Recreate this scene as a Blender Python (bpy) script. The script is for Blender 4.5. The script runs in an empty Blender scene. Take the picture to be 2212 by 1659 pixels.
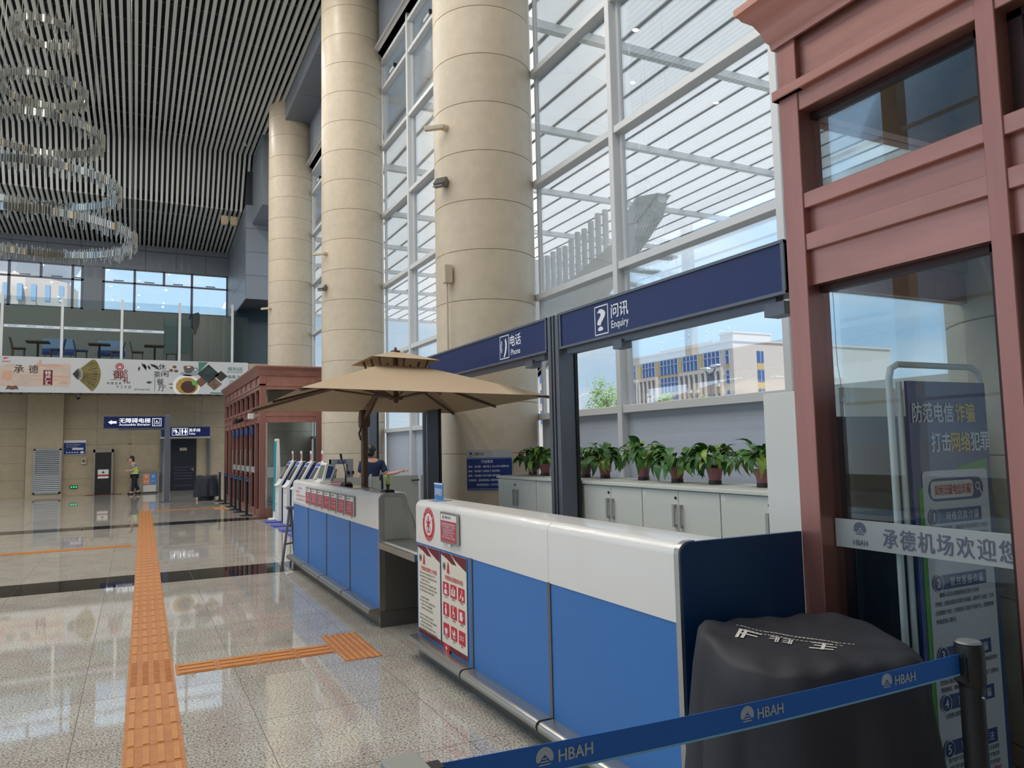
import bpy, bmesh, math, random
from mathutils import Vector, Matrix
random.seed(7)
SC = bpy.context.scene
COL = SC.collection
# ------------------------------------------------------------------ camera
cam_d = bpy.data.cameras.new('camera'); cam = bpy.data.objects.new('camera', cam_d); COL.objects.link(cam)
cam_d.sensor_fit = 'HORIZONTAL'; cam_d.sensor_width = 36.0
cam_d.lens = 1611.04 / 2212 * 36.0
cam_d.clip_start = 0.05; cam_d.clip_end = 1500
RX = Vector((0.89328111, -0.44896815, -0.02182777))
DN = Vector((0.01742512, 0.08311157, -0.99638789))
FW = Vector((0.44916057, 0.88967414, 0.08206532))
m = Matrix.Identity(4)
for i in range(3):
    m[i][0] = RX[i]; m[i][1] = -DN[i]; m[i][2] = -FW[i]
m[0][3], m[1][3], m[2][3] = 0, 0, 1.6
cam.matrix_world = m
SC.camera = cam
# ------------------------------------------------------------------ light and exposure
SKY = 1.0
SUN = 3.6
FILL_LAMP = 66.0
EXPOSURE = 0.26
SC.view_settings.view_transform = 'Standard'
SC.view_settings.look = 'None'
SC.view_settings.exposure = EXPOSURE
SC.view_settings.gamma = 1.0
SC.view_settings.use_curve_mapping = False
SC.cycles.use_denoising = True
SC.cycles.max_bounces = 10
SC.cycles.transparent_max_bounces = 24
SC.cycles.diffuse_bounces = 4
SC.cycles.glossy_bounces = 4
SC.cycles.caustics_reflective = False
SC.cycles.caustics_refractive = False
SC.cycles.sample_clamp_indirect = 6.0
world = bpy.data.worlds.new('sky_world'); SC.world = world
world.use_nodes = True
nt = world.node_tree; nt.nodes.clear()
def wn(t, **k):
    n = nt.nodes.new(t)
    for a, b in k.items(): setattr(n, a, b)
    return n
wo = wn('ShaderNodeOutputWorld'); wb = wn('ShaderNodeBackground'); wb.inputs[1].default_value = SKY
tc = wn('ShaderNodeTexCoord'); sx = wn('ShaderNodeSeparateXYZ')
nt.links.new(tc.outputs['Generated'], sx.inputs[0])
rp = wn('ShaderNodeValToRGB')
rp.color_ramp.elements[0].position = 0.0; rp.color_ramp.elements[0].color = (0.66, 0.82, 0.97, 1)
rp.color_ramp.elements[1].position = 0.9; rp.color_ramp.elements[1].color = (0.34, 0.56, 0.88, 1)
e = rp.color_ramp.elements.new(0.12); e.color = (0.50, 0.72, 0.95, 1)
nt.links.new(sx.outputs[2], rp.inputs[0])
mp = wn('ShaderNodeMapping'); mp.inputs['Scale'].default_value = (1.6, 1.6, 6.0)
nt.links.new(tc.outputs['Generated'], mp.inputs[0])
nz = wn('ShaderNodeTexNoise'); nz.inputs['Scale'].default_value = 2.3; nz.inputs['Detail'].default_value = 5
nt.links.new(mp.outputs[0], nz.inputs['Vector'])
cr = wn('ShaderNodeValToRGB'); cr.color_ramp.elements[0].position = 0.46; cr.color_ramp.elements[1].position = 0.72
nt.links.new(nz.outputs[0], cr.inputs[0])
mx = wn('ShaderNodeMixRGB'); mx.inputs[2].default_value = (0.90, 0.95, 1.0, 1)
nt.links.new(cr.outputs[0], mx.inputs[0]); nt.links.new(rp.outputs[0], mx.inputs[1])
nt.links.new(mx.outputs[0], wb.inputs[0]); nt.links.new(wb.outputs[0], wo.inputs[0])
sun_d = bpy.data.lights.new('sun', 'SUN'); sun = bpy.data.objects.new('sun', sun_d); COL.objects.link(sun)
sun_d.energy = SUN; sun_d.angle = math.radians(1.5); sun_d.color = (1.0, 0.95, 0.88)
sun.rotation_euler = Vector((0.12, 0.60, -0.79)).to_track_quat('-Z', 'Y').to_euler()

# ------------------------------------------------------------------ helpers
MATS = {}
def srgb(r, g, b):
    def f(c):
        c /= 255.0
        return c / 12.92 if c <= 0.04045 else ((c + 0.055) / 1.055) ** 2.4
    return (f(r), f(g), f(b), 1.0)
def mat(name, col, rough=0.5, metal=0.0, noise=None, bump=None, spec=0.5, coat=0.0, rand=0.0, emit=None, estr=1.0):
    """noise=(scale, amount, (sx,sy,sz)[, detail]) varies the colour; bump=(scale, strength, distance)"""
    if name in MATS: return MATS[name]
    M = bpy.data.materials.new(name); M.use_nodes = True; MATS[name] = M
    t = M.node_tree; b = t.nodes['Principled BSDF']
    b.inputs['Base Color'].default_value = col
    b.inputs['Roughness'].default_value = rough
    b.inputs['Metallic'].default_value = metal
    b.inputs['Specular IOR Level'].default_value = spec
    b.inputs['Coat Weight'].default_value = coat
    if emit:
        b.inputs['Emission Color'].default_value = emit; b.inputs['Emission Strength'].default_value = estr
    tcn = mp = None
    if noise or bump:
        tcn = t.nodes.new('ShaderNodeTexCoord'); mp = t.nodes.new('ShaderNodeMapping')
        t.links.new(tcn.outputs['Object'], mp.inputs[0])
    last = None
    if noise:
        sc, amt, st = noise[:3]
        mp.inputs['Scale'].default_value = st
        n = t.nodes.new('ShaderNodeTexNoise'); n.inputs['Scale'].default_value = sc
        n.inputs['Detail'].default_value = noise[3] if len(noise) > 3 else 4
        n.inputs['Roughness'].default_value = 0.65
        t.links.new(mp.outputs[0], n.inputs['Vector'])
        hs = t.nodes.new('ShaderNodeHueSaturation'); hs.inputs['Color'].default_value = col
        mr = t.nodes.new('ShaderNodeMapRange'); mr.inputs['From Min'].default_value = 0.3; mr.inputs['From Max'].default_value = 0.7
        mr.inputs['To Min'].default_value = 1 - amt; mr.inputs['To Max'].default_value = 1 + amt
        t.links.new(n.outputs[0], mr.inputs[0]); t.links.new(mr.outputs[0], hs.inputs['Value'])
        t.links.new(hs.outputs[0], b.inputs['Base Color']); last = hs
    if rand:
        oi = t.nodes.new('ShaderNodeObjectInfo'); h2 = t.nodes.new('ShaderNodeHueSaturation')
        mr = t.nodes.new('ShaderNodeMapRange'); mr.inputs['To Min'].default_value = 1 - rand; mr.inputs['To Max'].default_value = 1 + rand
        t.links.new(oi.outputs['Random'], mr.inputs[0]); t.links.new(mr.outputs[0], h2.inputs['Value'])
        if last: t.links.new(last.outputs[0], h2.inputs['Color'])
        else: h2.inputs['Color'].default_value = col
        t.links.new(h2.outputs[0], b.inputs['Base Color'])
    if bump:
        n = t.nodes.new('ShaderNodeTexNoise'); n.inputs['Scale'].default_value = bump[0]; n.inputs['Detail'].default_value = 3
        t.links.new(mp.outputs[0], n.inputs['Vector'])
        bp = t.nodes.new('ShaderNodeBump'); bp.inputs['Strength'].default_value = bump[1]; bp.inputs['Distance'].default_value = bump[2]
        t.links.new(n.outputs[0], bp.inputs['Height']); t.links.new(bp.outputs[0], b.inputs['Normal'])
    return M
def glass_mat(name, tint, refl=1.0, rough=0.0, haze=0.0):
    """thin architectural glass: tinted see-through plus Fresnel reflection"""
    if name in MATS: return MATS[name]
    M = bpy.data.materials.new(name); M.use_nodes = True; MATS[name] = M
    t = M.node_tree; t.nodes.clear()
    o = t.nodes.new('ShaderNodeOutputMaterial'); tr = t.nodes.new('ShaderNodeBsdfTransparent'); tr.inputs[0].default_value = tint
    gl = t.nodes.new('ShaderNodeBsdfGlossy'); gl.inputs['Roughness'].default_value = rough; gl.inputs['Color'].default_value = (1, 1, 1, 1)
    fr = t.nodes.new('ShaderNodeFresnel'); fr.inputs[0].default_value = 1.5
    mu = t.nodes.new('ShaderNodeMath'); mu.operation = 'MULTIPLY'; mu.inputs[1].default_value = refl
    t.links.new(fr.outputs[0], mu.inputs[0])
    a = tr
    if haze:
        df = t.nodes.new('ShaderNodeBsdfDiffuse'); df.inputs[0].default_value = (0.8, 0.85, 0.85, 1)
        m0 = t.nodes.new('ShaderNodeMixShader'); m0.inputs[0].default_value = haze
        t.links.new(tr.outputs[0], m0.inputs[1]); t.links.new(df.outputs[0], m0.inputs[2]); a = m0
    mi = t.nodes.new('ShaderNodeMixShader')
    t.links.new(mu.outputs[0], mi.inputs[0]); t.links.new(a.outputs[0], mi.inputs[1]); t.links.new(gl.outputs[0], mi.inputs[2])
    t.links.new(mi.outputs[0], o.inputs[0])
    return M

class MB:
    def __init__(s): s.v = []; s.f = []; s.m = []
    def add(s, vs, fs, m=0):
        o = len(s.v); s.v += [tuple(p) for p in vs]
        for f in fs: s.f.append(tuple(o + i for i in f)); s.m.append(m)
        return s
    def box(s, x0, x1, y0, y1, z0, z1, m=0):
        if x0 > x1: x0, x1 = x1, x0
        if y0 > y1: y0, y1 = y1, y0
        if z0 > z1: z0, z1 = z1, z0
        vs = [(x0,y0,z0),(x1,y0,z0),(x1,y1,z0),(x0,y1,z0),(x0,y0,z1),(x1,y0,z1),(x1,y1,z1),(x0,y1,z1)]
        return s.add(vs, [(0,3,2,1),(4,5,6,7),(0,1,5,4),(1,2,6,5),(2,3,7,6),(3,0,4,7)], m)
    def obox(s, c, ax, ay, az, hx, hy, hz, m=0):
        c = Vector(c); vs = []
        for k in (-1, 1):
            for a, b in ((-1,-1),(1,-1),(1,1),(-1,1)):
                vs.append(c + Vector(ax)*hx*a + Vector(ay)*hy*b + Vector(az)*hz*k)
        return s.add(vs, [(0,3,2,1),(4,5,6,7),(0,1,5,4),(1,2,6,5),(2,3,7,6),(3,0,4,7)], m)
    def quad(s, a, b, c, d, m=0): return s.add([a,b,c,d], [(0,1,2,3)], m)
    def prism(s, pts, axis, a0, a1, m=0):
        def P(p, a):
            if axis == 'x': return (a, p[0], p[1])
            if axis == 'y': return (p[0], a, p[1])
            return (p[0], p[1], a)
        n = len(pts)
        vs = [P(p, a0) for p in pts] + [P(p, a1) for p in pts]
        fs = [tuple(range(n))[::-1], tuple(range(n, 2*n))] + [(i, (i+1) % n, n+(i+1) % n, n+i) for i in range(n)]
        return s.add(vs, fs, m)
    def cyl(s, p0, p1, r0, r1=None, n=14, m=0, cap=True):
        p0, p1 = Vector(p0), Vector(p1); r1 = r0 if r1 is None else r1
        d = (p1-p0).normalized(); a = d.orthogonal().normalized(); b = d.cross(a)
        vs = []
        for p, r in ((p0, r0), (p1, r1)):
            for i in range(n):
                t = 2*math.pi*i/n; vs.append(p + (a*math.cos(t)+b*math.sin(t))*r)
        fs = [(i, (i+1) % n, n+(i+1) % n, n+i) for i in range(n)]
        if cap: fs += [tuple(range(n))[::-1], tuple(range(n, 2*n))]
        return s.add(vs, fs, m)
    def tube(s, path, r, n=8, m=0):
        P = [Vector(p) for p in path]; vs = []; fs = []
        ref = None
        for i, p in enumerate(P):
            d = (P[min(i+1, len(P)-1)] - P[max(i-1, 0)]).normalized()
            if ref is None: ref = d.orthogonal().normalized()
            ref = (ref - d*ref.dot(d)).normalized(); b = d.cross(ref)
            rr = r[i] if isinstance(r, (list, tuple)) else r
            for k in range(n):
                t = 2*math.pi*k/n; vs.append(p + (ref*math.cos(t)+b*math.sin(t))*rr)
        for i in range(len(P)-1):
            for k in range(n): fs.append((i*n+k, i*n+(k+1) % n, (i+1)*n+(k+1) % n, (i+1)*n+k))
        fs += [tuple(range(n))[::-1], tuple(range((len(P)-1)*n, len(P)*n))]
        return s.add(vs, fs, m)
    def lathe(s, prof, c=(0,0,0), n=24, m=0, cap=True):
        vs = []; fs = []
        for r, z in prof:
            for k in range(n):
                t = 2*math.pi*k/n; vs.append((c[0]+r*math.cos(t), c[1]+r*math.sin(t), c[2]+z))
        for i in range(len(prof)-1):
            for k in range(n): fs.append((i*n+k, i*n+(k+1) % n, (i+1)*n+(k+1) % n, (i+1)*n+k))
        if cap: fs += [tuple(range(n))[::-1], tuple(range((len(prof)-1)*n, len(prof)*n))]
        return s.add(vs, fs, m)
    def ball(s, c, rx, ry=None, rz=None, n=12, k=8, m=0):
        ry = rx if ry is None else ry; rz = rx if rz is None else rz
        vs = []; fs = []
        for j in range(k+1):
            ph = math.pi*j/k
            for i in range(n):
                t = 2*math.pi*i/n
                vs.append((c[0]+rx*math.sin(ph)*math.cos(t), c[1]+ry*math.sin(ph)*math.sin(t), c[2]-rz*math.cos(ph)))
        for j in range(k):
            for i in range(n): fs.append((j*n+i, j*n+(i+1) % n, (j+1)*n+(i+1) % n, (j+1)*n+i))
        return s.add(vs, fs, m)
    def build(s, name, mats, parent=None, bevel=0, smooth=None, seg=1, weld=False):
        me = bpy.data.meshes.new(name); me.from_pydata(s.v, [], s.f)
        if not isinstance(mats, (list, tuple)): mats = [mats]
        for M in mats: me.materials.append(M)
        me.polygons.foreach_set('material_index', s.m)
        bm = bmesh.new(); bm.from_mesh(me)
        if weld: bmesh.ops.remove_doubles(bm, verts=bm.verts, dist=1e-5)
        bmesh.ops.dissolve_degenerate(bm, edges=bm.edges, dist=1e-6)
        bmesh.ops.recalc_face_normals(bm, faces=bm.faces)
        if bevel: bmesh.ops.bevel(bm, geom=list(bm.edges), offset=bevel, segments=seg, affect='EDGES', profile=0.5, clamp_overlap=True)
        bm.to_mesh(me); bm.free()
        if smooth:
            me.shade_smooth(); me.set_sharp_from_angle(angle=math.radians(smooth))
        return link(name, me, parent)
def link(name, data, parent=None):
    o = bpy.data.objects.new(name, data); COL.objects.link(o)
    if parent: attach(o, parent)
    return o
ROOTM = {}
def attach(o, parent):
    o.parent = parent
    o.matrix_parent_inverse = ROOTM.get(parent.name, Matrix.Identity(4)).inverted()
def tag(o, label=None, cat=None, group=None, kind=None):
    if label: o['label'] = label
    if cat: o['category'] = cat
    if group: o['group'] = group
    if kind: o['kind'] = kind
    return o
def thing(name, label, cat, loc=(0,0,0), group=None):
    o = bpy.data.objects.new(name, None); COL.objects.link(o)
    o.location = loc; o.empty_display_size = 0.1
    ROOTM[o.name] = Matrix.Translation(loc)
    return tag(o, label, cat, group)
def struct(name, loc=(0,0,0)):
    o = bpy.data.objects.new(name, None); COL.objects.link(o); o.location = loc
    ROOTM[o.name] = Matrix.Translation(loc); o['kind'] = 'structure'
    return o
def dup(root, loc, rotz=0, label=None, group=None):
    """copy of a thing with copies of its parts and sub-parts, at loc"""
    def cp(o, par):
        c = o.copy(); COL.objects.link(c)
        if par: c.parent = par
        for ch in o.children: cp(ch, c)
        return c
    r = cp(root, None); r.location = loc; r.rotation_euler = (0, 0, rotz)
    if label: r['label'] = label
    if group: r['group'] = group
    return r
FNT = {}
def txt(s, M, parent, org, r, u, h, w=None, bold=0.0, name='lettering', align='CENTER', lift=0.0015, sp=1.0, lsp=1.0, italic=0.0, res=2):
    """flat lettering: org is the centre (or left edge) of the line, r and u the reading and up directions"""
    key = (s, align, sp, lsp, italic, res)
    if key not in FNT:
        cu = bpy.data.curves.new('tmp', 'FONT'); cu.body = s; cu.size = 1.0; cu.align_x = align; cu.align_y = 'CENTER'
        cu.resolution_u = res; cu.space_character = sp; cu.space_line = lsp; cu.shear = italic; cu.fill_mode = 'FRONT'
        o = bpy.data.objects.new('tmp', cu); COL.objects.link(o)
        dg = bpy.context.evaluated_depsgraph_get()
        me = bpy.data.meshes.new_from_object(o.evaluated_get(dg))
        FNT[key] = ([tuple(v.co) for v in me.vertices], [tuple(p.vertices) for p in me.polygons])
        bpy.data.objects.remove(o); bpy.data.curves.remove(cu); bpy.data.meshes.remove(me)
    vs, fs = FNT[key]
    if not vs: return None
    r, u = Vector(r).normalized(), Vector(u).normalized(); n = r.cross(u); org = Vector(org)
    x0 = min(v[0] for v in vs); x1 = max(v[0] for v in vs); y0 = min(v[1] for v in vs); y1 = max(v[1] for v in vs)
    kx = h; ky = h
    if w: kx = w / max(1e-6, x1-x0)
    cy = (y0+y1)/2; cx = (x0+x1)/2 if align == 'CENTER' else x0
    if lsp != 1.0 or '\n' in s: ky = h
    me = bpy.data.meshes.new(name)
    sh = [(0, 0)] if bold <= 0 else [(-bold, -bold*0.6), (bold, -bold*0.6), (0, bold*0.6)]
    V = []; F = []
    for i, (a, b) in enumerate(sh):
        o = len(V); V += [tuple(org + r*((v[0]-cx+a*0.8)*kx) + u*((v[1]-cy+b*0.8)*ky) + n*(lift+0.0001*i)) for v in vs]
        F += [tuple(o+q for q in f) for f in fs]
    me.from_pydata(V, [], F)
    me.materials.append(M)
    return link(name, me, parent)
def plate(M, parent, c, r, u, w, h, name='print_field', lift=0.001, rad=0.0, thick=0.0012):
    """thin printed field or label on a surface, w x h about c, corners rounded by rad"""
    r, u = Vector(r).normalized(), Vector(u).normalized(); n = r.cross(u); c = Vector(c)
    pts = []
    if rad > 0:
        for cx, cy, a0 in ((w/2-rad, h/2-rad, 0), (-w/2+rad, h/2-rad, 90), (-w/2+rad, -h/2+rad, 180), (w/2-rad, -h/2+rad, 270)):
            for k in range(5):
                t = math.radians(a0 + 22.5*k); pts.append((cx+rad*math.cos(t), cy+rad*math.sin(t)))
    else: pts = [(w/2,-h/2),(w/2,h/2),(-w/2,h/2),(-w/2,-h/2)]
    return shape2(M, parent, c, r, u, pts, name, lift, thick)
def shape2(M, parent, c, r, u, pts, name='print_shape', lift=0.001, thick=0.0012):
    """a flat polygon of printed colour in the plane r,u about c"""
    r, u = Vector(r).normalized(), Vector(u).normalized(); n = r.cross(u); c = Vector(c)
    k = len(pts); mb = MB()
    vs = [c + r*p[0] + u*p[1] + n*lift for p in pts] + [c + r*p[0] + u*p[1] + n*(lift-thick) for p in pts]
    fs = [tuple(range(k)), tuple(range(k, 2*k))[::-1]] + [((i+1) % k, i, k+i, k+(i+1) % k) for i in range(k)]
    mb.add(vs, fs)
    return mb.build(name, M, parent)
def ring2(M, parent, c, r, u, ro, ri, name='print_ring', lift=0.001, n=32, ky=1.0):
    r, u = Vector(r).normalized(), Vector(u).normalized(); nn = r.cross(u); c = Vector(c); vs = []; fs = []
    for i in range(n):
        t = 2*math.pi*i/n
        for q in (ro, ri): vs.append(c + r*(q*math.cos(t)) + u*(q*math.sin(t)*ky) + nn*lift)
    for i in range(n):
        j = (i+1) % n; fs.append((2*i, 2*j, 2*j+1, 2*i+1))
    me = bpy.data.meshes.new(name); me.from_pydata([tuple(v) for v in vs], [], fs); me.materials.append(M)
    return link(name, me, parent)
def circ(rx, ry=None, n=28, c=(0,0)):
    ry = rx if ry is None else ry
    return [(c[0]+rx*math.cos(2*math.pi*i/n), c[1]+ry*math.sin(2*math.pi*i/n)) for i in range(n)]
HX = ((0,-1,0),(0,0,1))      # reading / up directions on faces that look into the hall (-X)
HY = ((1,0,0),(0,0,1))       # on faces that look towards -Y
def pseudo(M, parent, org, r, u, h, w, n, seed=0, align='CENTER', lift=0.0035, name='fine_print', gaps=()):
    """a line of print too small to read in the photograph: n stroke clusters, w wide, h tall"""
    rnd = random.Random(seed*31+n); r, u = Vector(r).normalized(), Vector(u).normalized(); nn = r.cross(u); org = Vector(org)
    mb = MB(); cw = w/max(1, n); x0 = -w/2 if align == 'CENTER' else 0
    def bar(ax, ay, bx, by):
        P = lambda x, y: org + r*x + u*y + nn*lift
        mb.quad(P(ax, ay), P(bx, ay), P(bx, by), P(ax, by))
    for i in range(n):
        if i in gaps: continue
        a = x0+cw*(i+0.08); b = x0+cw*(i+0.88); t = h*0.12
        for k in range(rnd.choice((2, 3, 3))):
            y = h*(0.42-0.36*k)+rnd.uniform(-.04, .04)*h; bar(a+rnd.uniform(0, .15)*cw, y-t/2, b-rnd.uniform(0, .15)*cw, y+t/2)
        for k in range(rnd.choice((1, 2, 2))):
            x = a+(b-a)*rnd.choice((0.08, 0.3, 0.5, 0.7, 0.92)); bar(x-cw*0.05, -h*0.46, x+cw*0.06, h*0.46)
    me = bpy.data.meshes.new(name); me.from_pydata(mb.v, [], mb.f); me.materials.append(M)
    return link(name, me, parent)
# ------------------------------------------------------------------ materials
def stone_floor():
    M = bpy.data.materials.new('granite_light'); M.use_nodes = True
    t = M.node_tree; b = t.nodes['Principled BSDF']
    oi = t.nodes.new('ShaderNodeObjectInfo'); tcn = t.nodes.new('ShaderNodeNewGeometry')
    n1 = t.nodes.new('ShaderNodeTexNoise'); n1.inputs['Scale'].default_value = 75; n1.inputs['Detail'].default_value = 3; n1.inputs['Roughness'].default_value = 0.7
    t.links.new(tcn.outputs['Position'], n1.inputs['Vector'])
    r = t.nodes.new('ShaderNodeValToRGB')
    el = r.color_ramp.elements
    el[0].position = 0.35; el[0].color = srgb(84, 80, 78)
    el[1].position = 0.60; el[1].color = srgb(222, 219, 210)
    e = el.new(0.44); e.color = srgb(166, 160, 153)
    e = el.new(0.51); e.color = srgb(203, 199, 190)
    t.links.new(n1.outputs[0], r.inputs[0])
    n2 = t.nodes.new('ShaderNodeTexNoise'); n2.inputs['Scale'].default_value = 3.0; n2.inputs['Detail'].default_value = 2
    t.links.new(tcn.outputs['Position'], n2.inputs['Vector'])
    mx = t.nodes.new('ShaderNodeMixRGB'); mx.blend_type = 'MULTIPLY'; mx.inputs[0].default_value = 0.6
    r2 = t.nodes.new('ShaderNodeValToRGB'); r2.color_ramp.elements[0].color = srgb(224, 212, 210); r2.color_ramp.elements[1].color = srgb(244, 246, 236)
    r2.color_ramp.elements[0].position = 0.35; r2.color_ramp.elements[1].position = 0.65
    t.links.new(n2.outputs[0], r2.inputs[0])
    t.links.new(r.outputs[0], mx.inputs[1]); t.links.new(r2.outputs[0], mx.inputs[2])
    hs = t.nodes.new('ShaderNodeHueSaturation'); mr = t.nodes.new('ShaderNodeMapRange')
    mr.inputs['To Min'].default_value = 0.93; mr.inputs['To Max'].default_value = 1.05
    t.links.new(oi.outputs['Random'], mr.inputs[0]); t.links.new(mr.outputs[0], hs.inputs['Value'])
    t.links.new(mx.outputs[0], hs.inputs['Color']); t.links.new(hs.outputs[0], b.inputs['Base Color'])
    b.inputs['Roughness'].default_value = 0.035; b.inputs['Specular IOR Level'].default_value = 0.95
    MATS['granite'] = M; return M
GRANITE = stone_floor()
BLACKSTONE = mat('granite_black', srgb(40, 42, 46), 0.03, noise=(60, 0.25, (1,1,1)), rand=0.12)
GROUT = mat('floor_joint', srgb(120, 114, 106), 0.6)
ORANGE = mat('tactile_orange', srgb(192, 124, 66), 0.36, noise=(9, 0.14, (1,1,1)))
ORANGE2 = mat('tactile_orange_raised', srgb(204, 138, 76), 0.32, noise=(11, 0.12, (1,1,1)))
CREAM = mat('cream_limestone', srgb(206, 192, 170), 0.42, noise=(5.5, 0.07, (1,1,1), 6), rand=0.035)
CREAMWALL = mat('cream_wall_stone', srgb(176, 160, 134), 0.4, noise=(4, 0.06, (1,1,1)), rand=0.04)
JOINT = mat('stone_joint', srgb(150, 134, 110), 0.8)
COPPER = mat('brushed_copper', srgb(180, 130, 120), 0.34, 0.6, noise=(7, 0.13, (1,0.14,1)))
COPPERV = mat('brushed_copper_upright', srgb(170, 120, 112), 0.34, 0.6, noise=(7, 0.13, (1,1,0.12)))
COPPERD = mat('dark_copper_reveal', srgb(58, 36, 36), 0.4, 0.4)
ALU = mat('grey_aluminium_panel', srgb(126, 134, 146), 0.42, 0.3, rand=0.03)
ALUD = mat('panel_gap', srgb(44, 50, 58), 0.7)
FRAME = mat('window_frame_grey', srgb(214, 217, 220), 0.42, 0.1)
FRAMED = mat('window_gasket', srgb(40, 44, 50), 0.6)
SPANDREL = mat('spandrel_panel', srgb(182, 190, 204), 0.6, noise=(2, 0.03, (1,1,12)))
SLAT = mat('ceiling_slat_grey', srgb(206, 210, 206), 0.55, rand=0.04)
VOID = mat('ceiling_void_dark', srgb(58, 64, 74), 0.9)
VOIDP = mat('ceiling_pipes', srgb(96, 102, 110), 0.8)
DKSTEEL = mat('dark_grey_post', srgb(104, 110, 122), 0.4, 0.35)
BLUE = mat('counter_blue', srgb(54, 120, 192), 0.42, noise=(1.2, 0.03, (1,1,1)))
SHADEBLUE = mat('counter_end_blue_shaded', srgb(8, 58, 106), 0.4)  # counter blue with the shade of the end face put into the colour
WHITE = mat('counter_white', srgb(236, 234, 230), 0.22, coat=0.3)
WHITEM = mat('matt_white', srgb(226, 228, 224), 0.5)
CABW = mat('cabinet_white', srgb(216, 218, 210), 0.45)
STEEL = mat('stainless_steel', srgb(176, 174, 168), 0.28, 0.85, noise=(14, 0.06, (1,0.1,1)))
STEELD = mat('stainless_dark', srgb(120, 118, 114), 0.3, 0.7)
GREYP = mat('grey_laminate', srgb(150, 153, 146), 0.5)
GREYD = mat('dark_grey_laminate', srgb(92, 92, 88), 0.5)
SIGNB = mat('sign_blue', srgb(16, 34, 92), 0.3)
SIGNW = mat('sign_lettering', srgb(232, 236, 244), 0.5)
SIGNLIT = mat('sign_lettering_lit', srgb(236, 240, 250), 0.5, emit=(0.9, 0.95, 1, 1), estr=0.55)
BLACK = mat('black_plastic', srgb(22, 24, 28), 0.42)
BLACKM = mat('matt_black_metal', srgb(20, 22, 26), 0.5)
CLOTH = mat('black_cover_cloth', srgb(34, 36, 44), 0.62, bump=(160, 0.25, 0.002), noise=(3, 0.15, (1,1,1)))
CLOTHW = mat('cover_print_white', srgb(214, 210, 204), 0.8)
KHAKI = mat('umbrella_khaki', srgb(186, 164, 136), 0.85, noise=(60, 0.04, (1,1,1)))
BRONZE = mat('umbrella_bronze', srgb(98, 76, 62), 0.42, 0.4)
RED = mat('print_red', srgb(206, 40, 60), 0.6)
REDN = mat('notice_red', srgb(190, 72, 84), 0.55)
MAROON = mat('print_maroon', srgb(112, 26, 40), 0.6)
PAPER = mat('paper_cream', srgb(232, 224, 208), 0.5)
PAPERW = mat('paper_white', srgb(232, 232, 230), 0.5)
INK = mat('print_ink_dark', srgb(50, 48, 50), 0.7)
PBLUE = mat('print_navy', srgb(20, 52, 120), 0.35)
PBLUE2 = mat('print_light_blue', srgb(70, 128, 196), 0.5)
YELLOW = mat('print_yellow', srgb(238, 206, 70), 0.6)
GREEN = mat('print_green', srgb(92, 170, 70), 0.6)
TAPE = mat('barrier_tape_blue', srgb(14, 94, 184), 0.55)
LEAF = mat('leaf_green', srgb(70, 116, 52), 0.4, rand=0.1, noise=(14, 0.3, (1,1,1)))
LEAF2 = mat('leaf_yellow_green', srgb(132, 160, 66), 0.4, rand=0.1, noise=(14, 0.25, (1,1,1)))
STEM = mat('stem_green', srgb(96, 120, 60), 0.6)
POT = mat('pot_mauve_plastic', srgb(150, 92, 96), 0.4)
POTD = mat('pot_saucer_dark', srgb(64, 46, 48), 0.5)
SOIL = mat('potting_soil', srgb(56, 44, 36), 0.9)
NAVYC = mat('uniform_navy', srgb(34, 46, 78), 0.85)
NAVYT = mat('piping_light', srgb(190, 190, 200), 0.8)
SKIN = mat('skin', srgb(214, 166, 140), 0.55)
HAIR = mat('black_hair', srgb(26, 24, 26), 0.42)
HIVIS = mat('hi_vis_vest', srgb(196, 210, 40), 0.7)
HIVISB = mat('reflective_band', srgb(206, 210, 206), 0.4)
SHIRT = mat('grey_shirt', srgb(150, 150, 152), 0.8)
TROUS = mat('dark_trousers', srgb(34, 36, 46), 0.85)
SHOE = mat('black_shoe', srgb(20, 20, 22), 0.4)
KIOSKN = mat('kiosk_navy', srgb(36, 56, 112), 0.4)
SCREEN = mat('dark_screen', srgb(54, 56, 58), 0.15)
SCREENG = mat('grey_green_screen', srgb(120, 128, 116), 0.2)
PAD = mat('kiosk_blue_pad', srgb(78, 90, 176), 0.5)
TEAL = mat('totem_teal', srgb(20, 150, 176), 0.4)
DOORN = mat('door_dark_navy', srgb(30, 34, 46), 0.35)
LOUV = mat('louvre_metal', srgb(160, 164, 168), 0.45, 0.4)
WOODT = mat('cafe_wood', srgb(120, 88, 62), 0.5)
CAFEB = mat('cafe_blue', srgb(60, 96, 176), 0.6)
CRYST = mat('crystal_rod', srgb(150, 152, 148), 0.12, 0.5, spec=0.9)
MIRR = mat('chandelier_band_chrome', srgb(196, 196, 192), 0.08, 0.95, noise=(9, 0.25, (1,1,0.2)))
EXTW = mat('exterior_cream_render', srgb(210, 198, 188), 0.8)
EXTY = mat('exterior_ochre', srgb(206, 178, 124), 0.8)
EXTWIN = mat('exterior_window_blue', srgb(74, 104, 156), 0.2)
EXTWINF = mat('exterior_window_frame', srgb(190, 196, 206), 0.5)
CONC = mat('exterior_concrete', srgb(206, 206, 204), 0.7)
ASPH = mat('forecourt_paving', srgb(196, 192, 184), 0.9, noise=(1.2, 0.06, (1,1,1)))
EXTST = mat('exterior_steel_white', srgb(226, 230, 234), 0.5)
TREEL = mat('tree_leaf', srgb(150, 190, 96), 0.7, rand=0.1)
TREEL2 = mat('tree_leaf_dark', srgb(124, 172, 84), 0.7)
BARK = mat('tree_bark', srgb(120, 110, 96), 0.9)
GLASSW = glass_mat('window_glass', (0.95, 0.97, 0.98, 1), 0.5)
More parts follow.
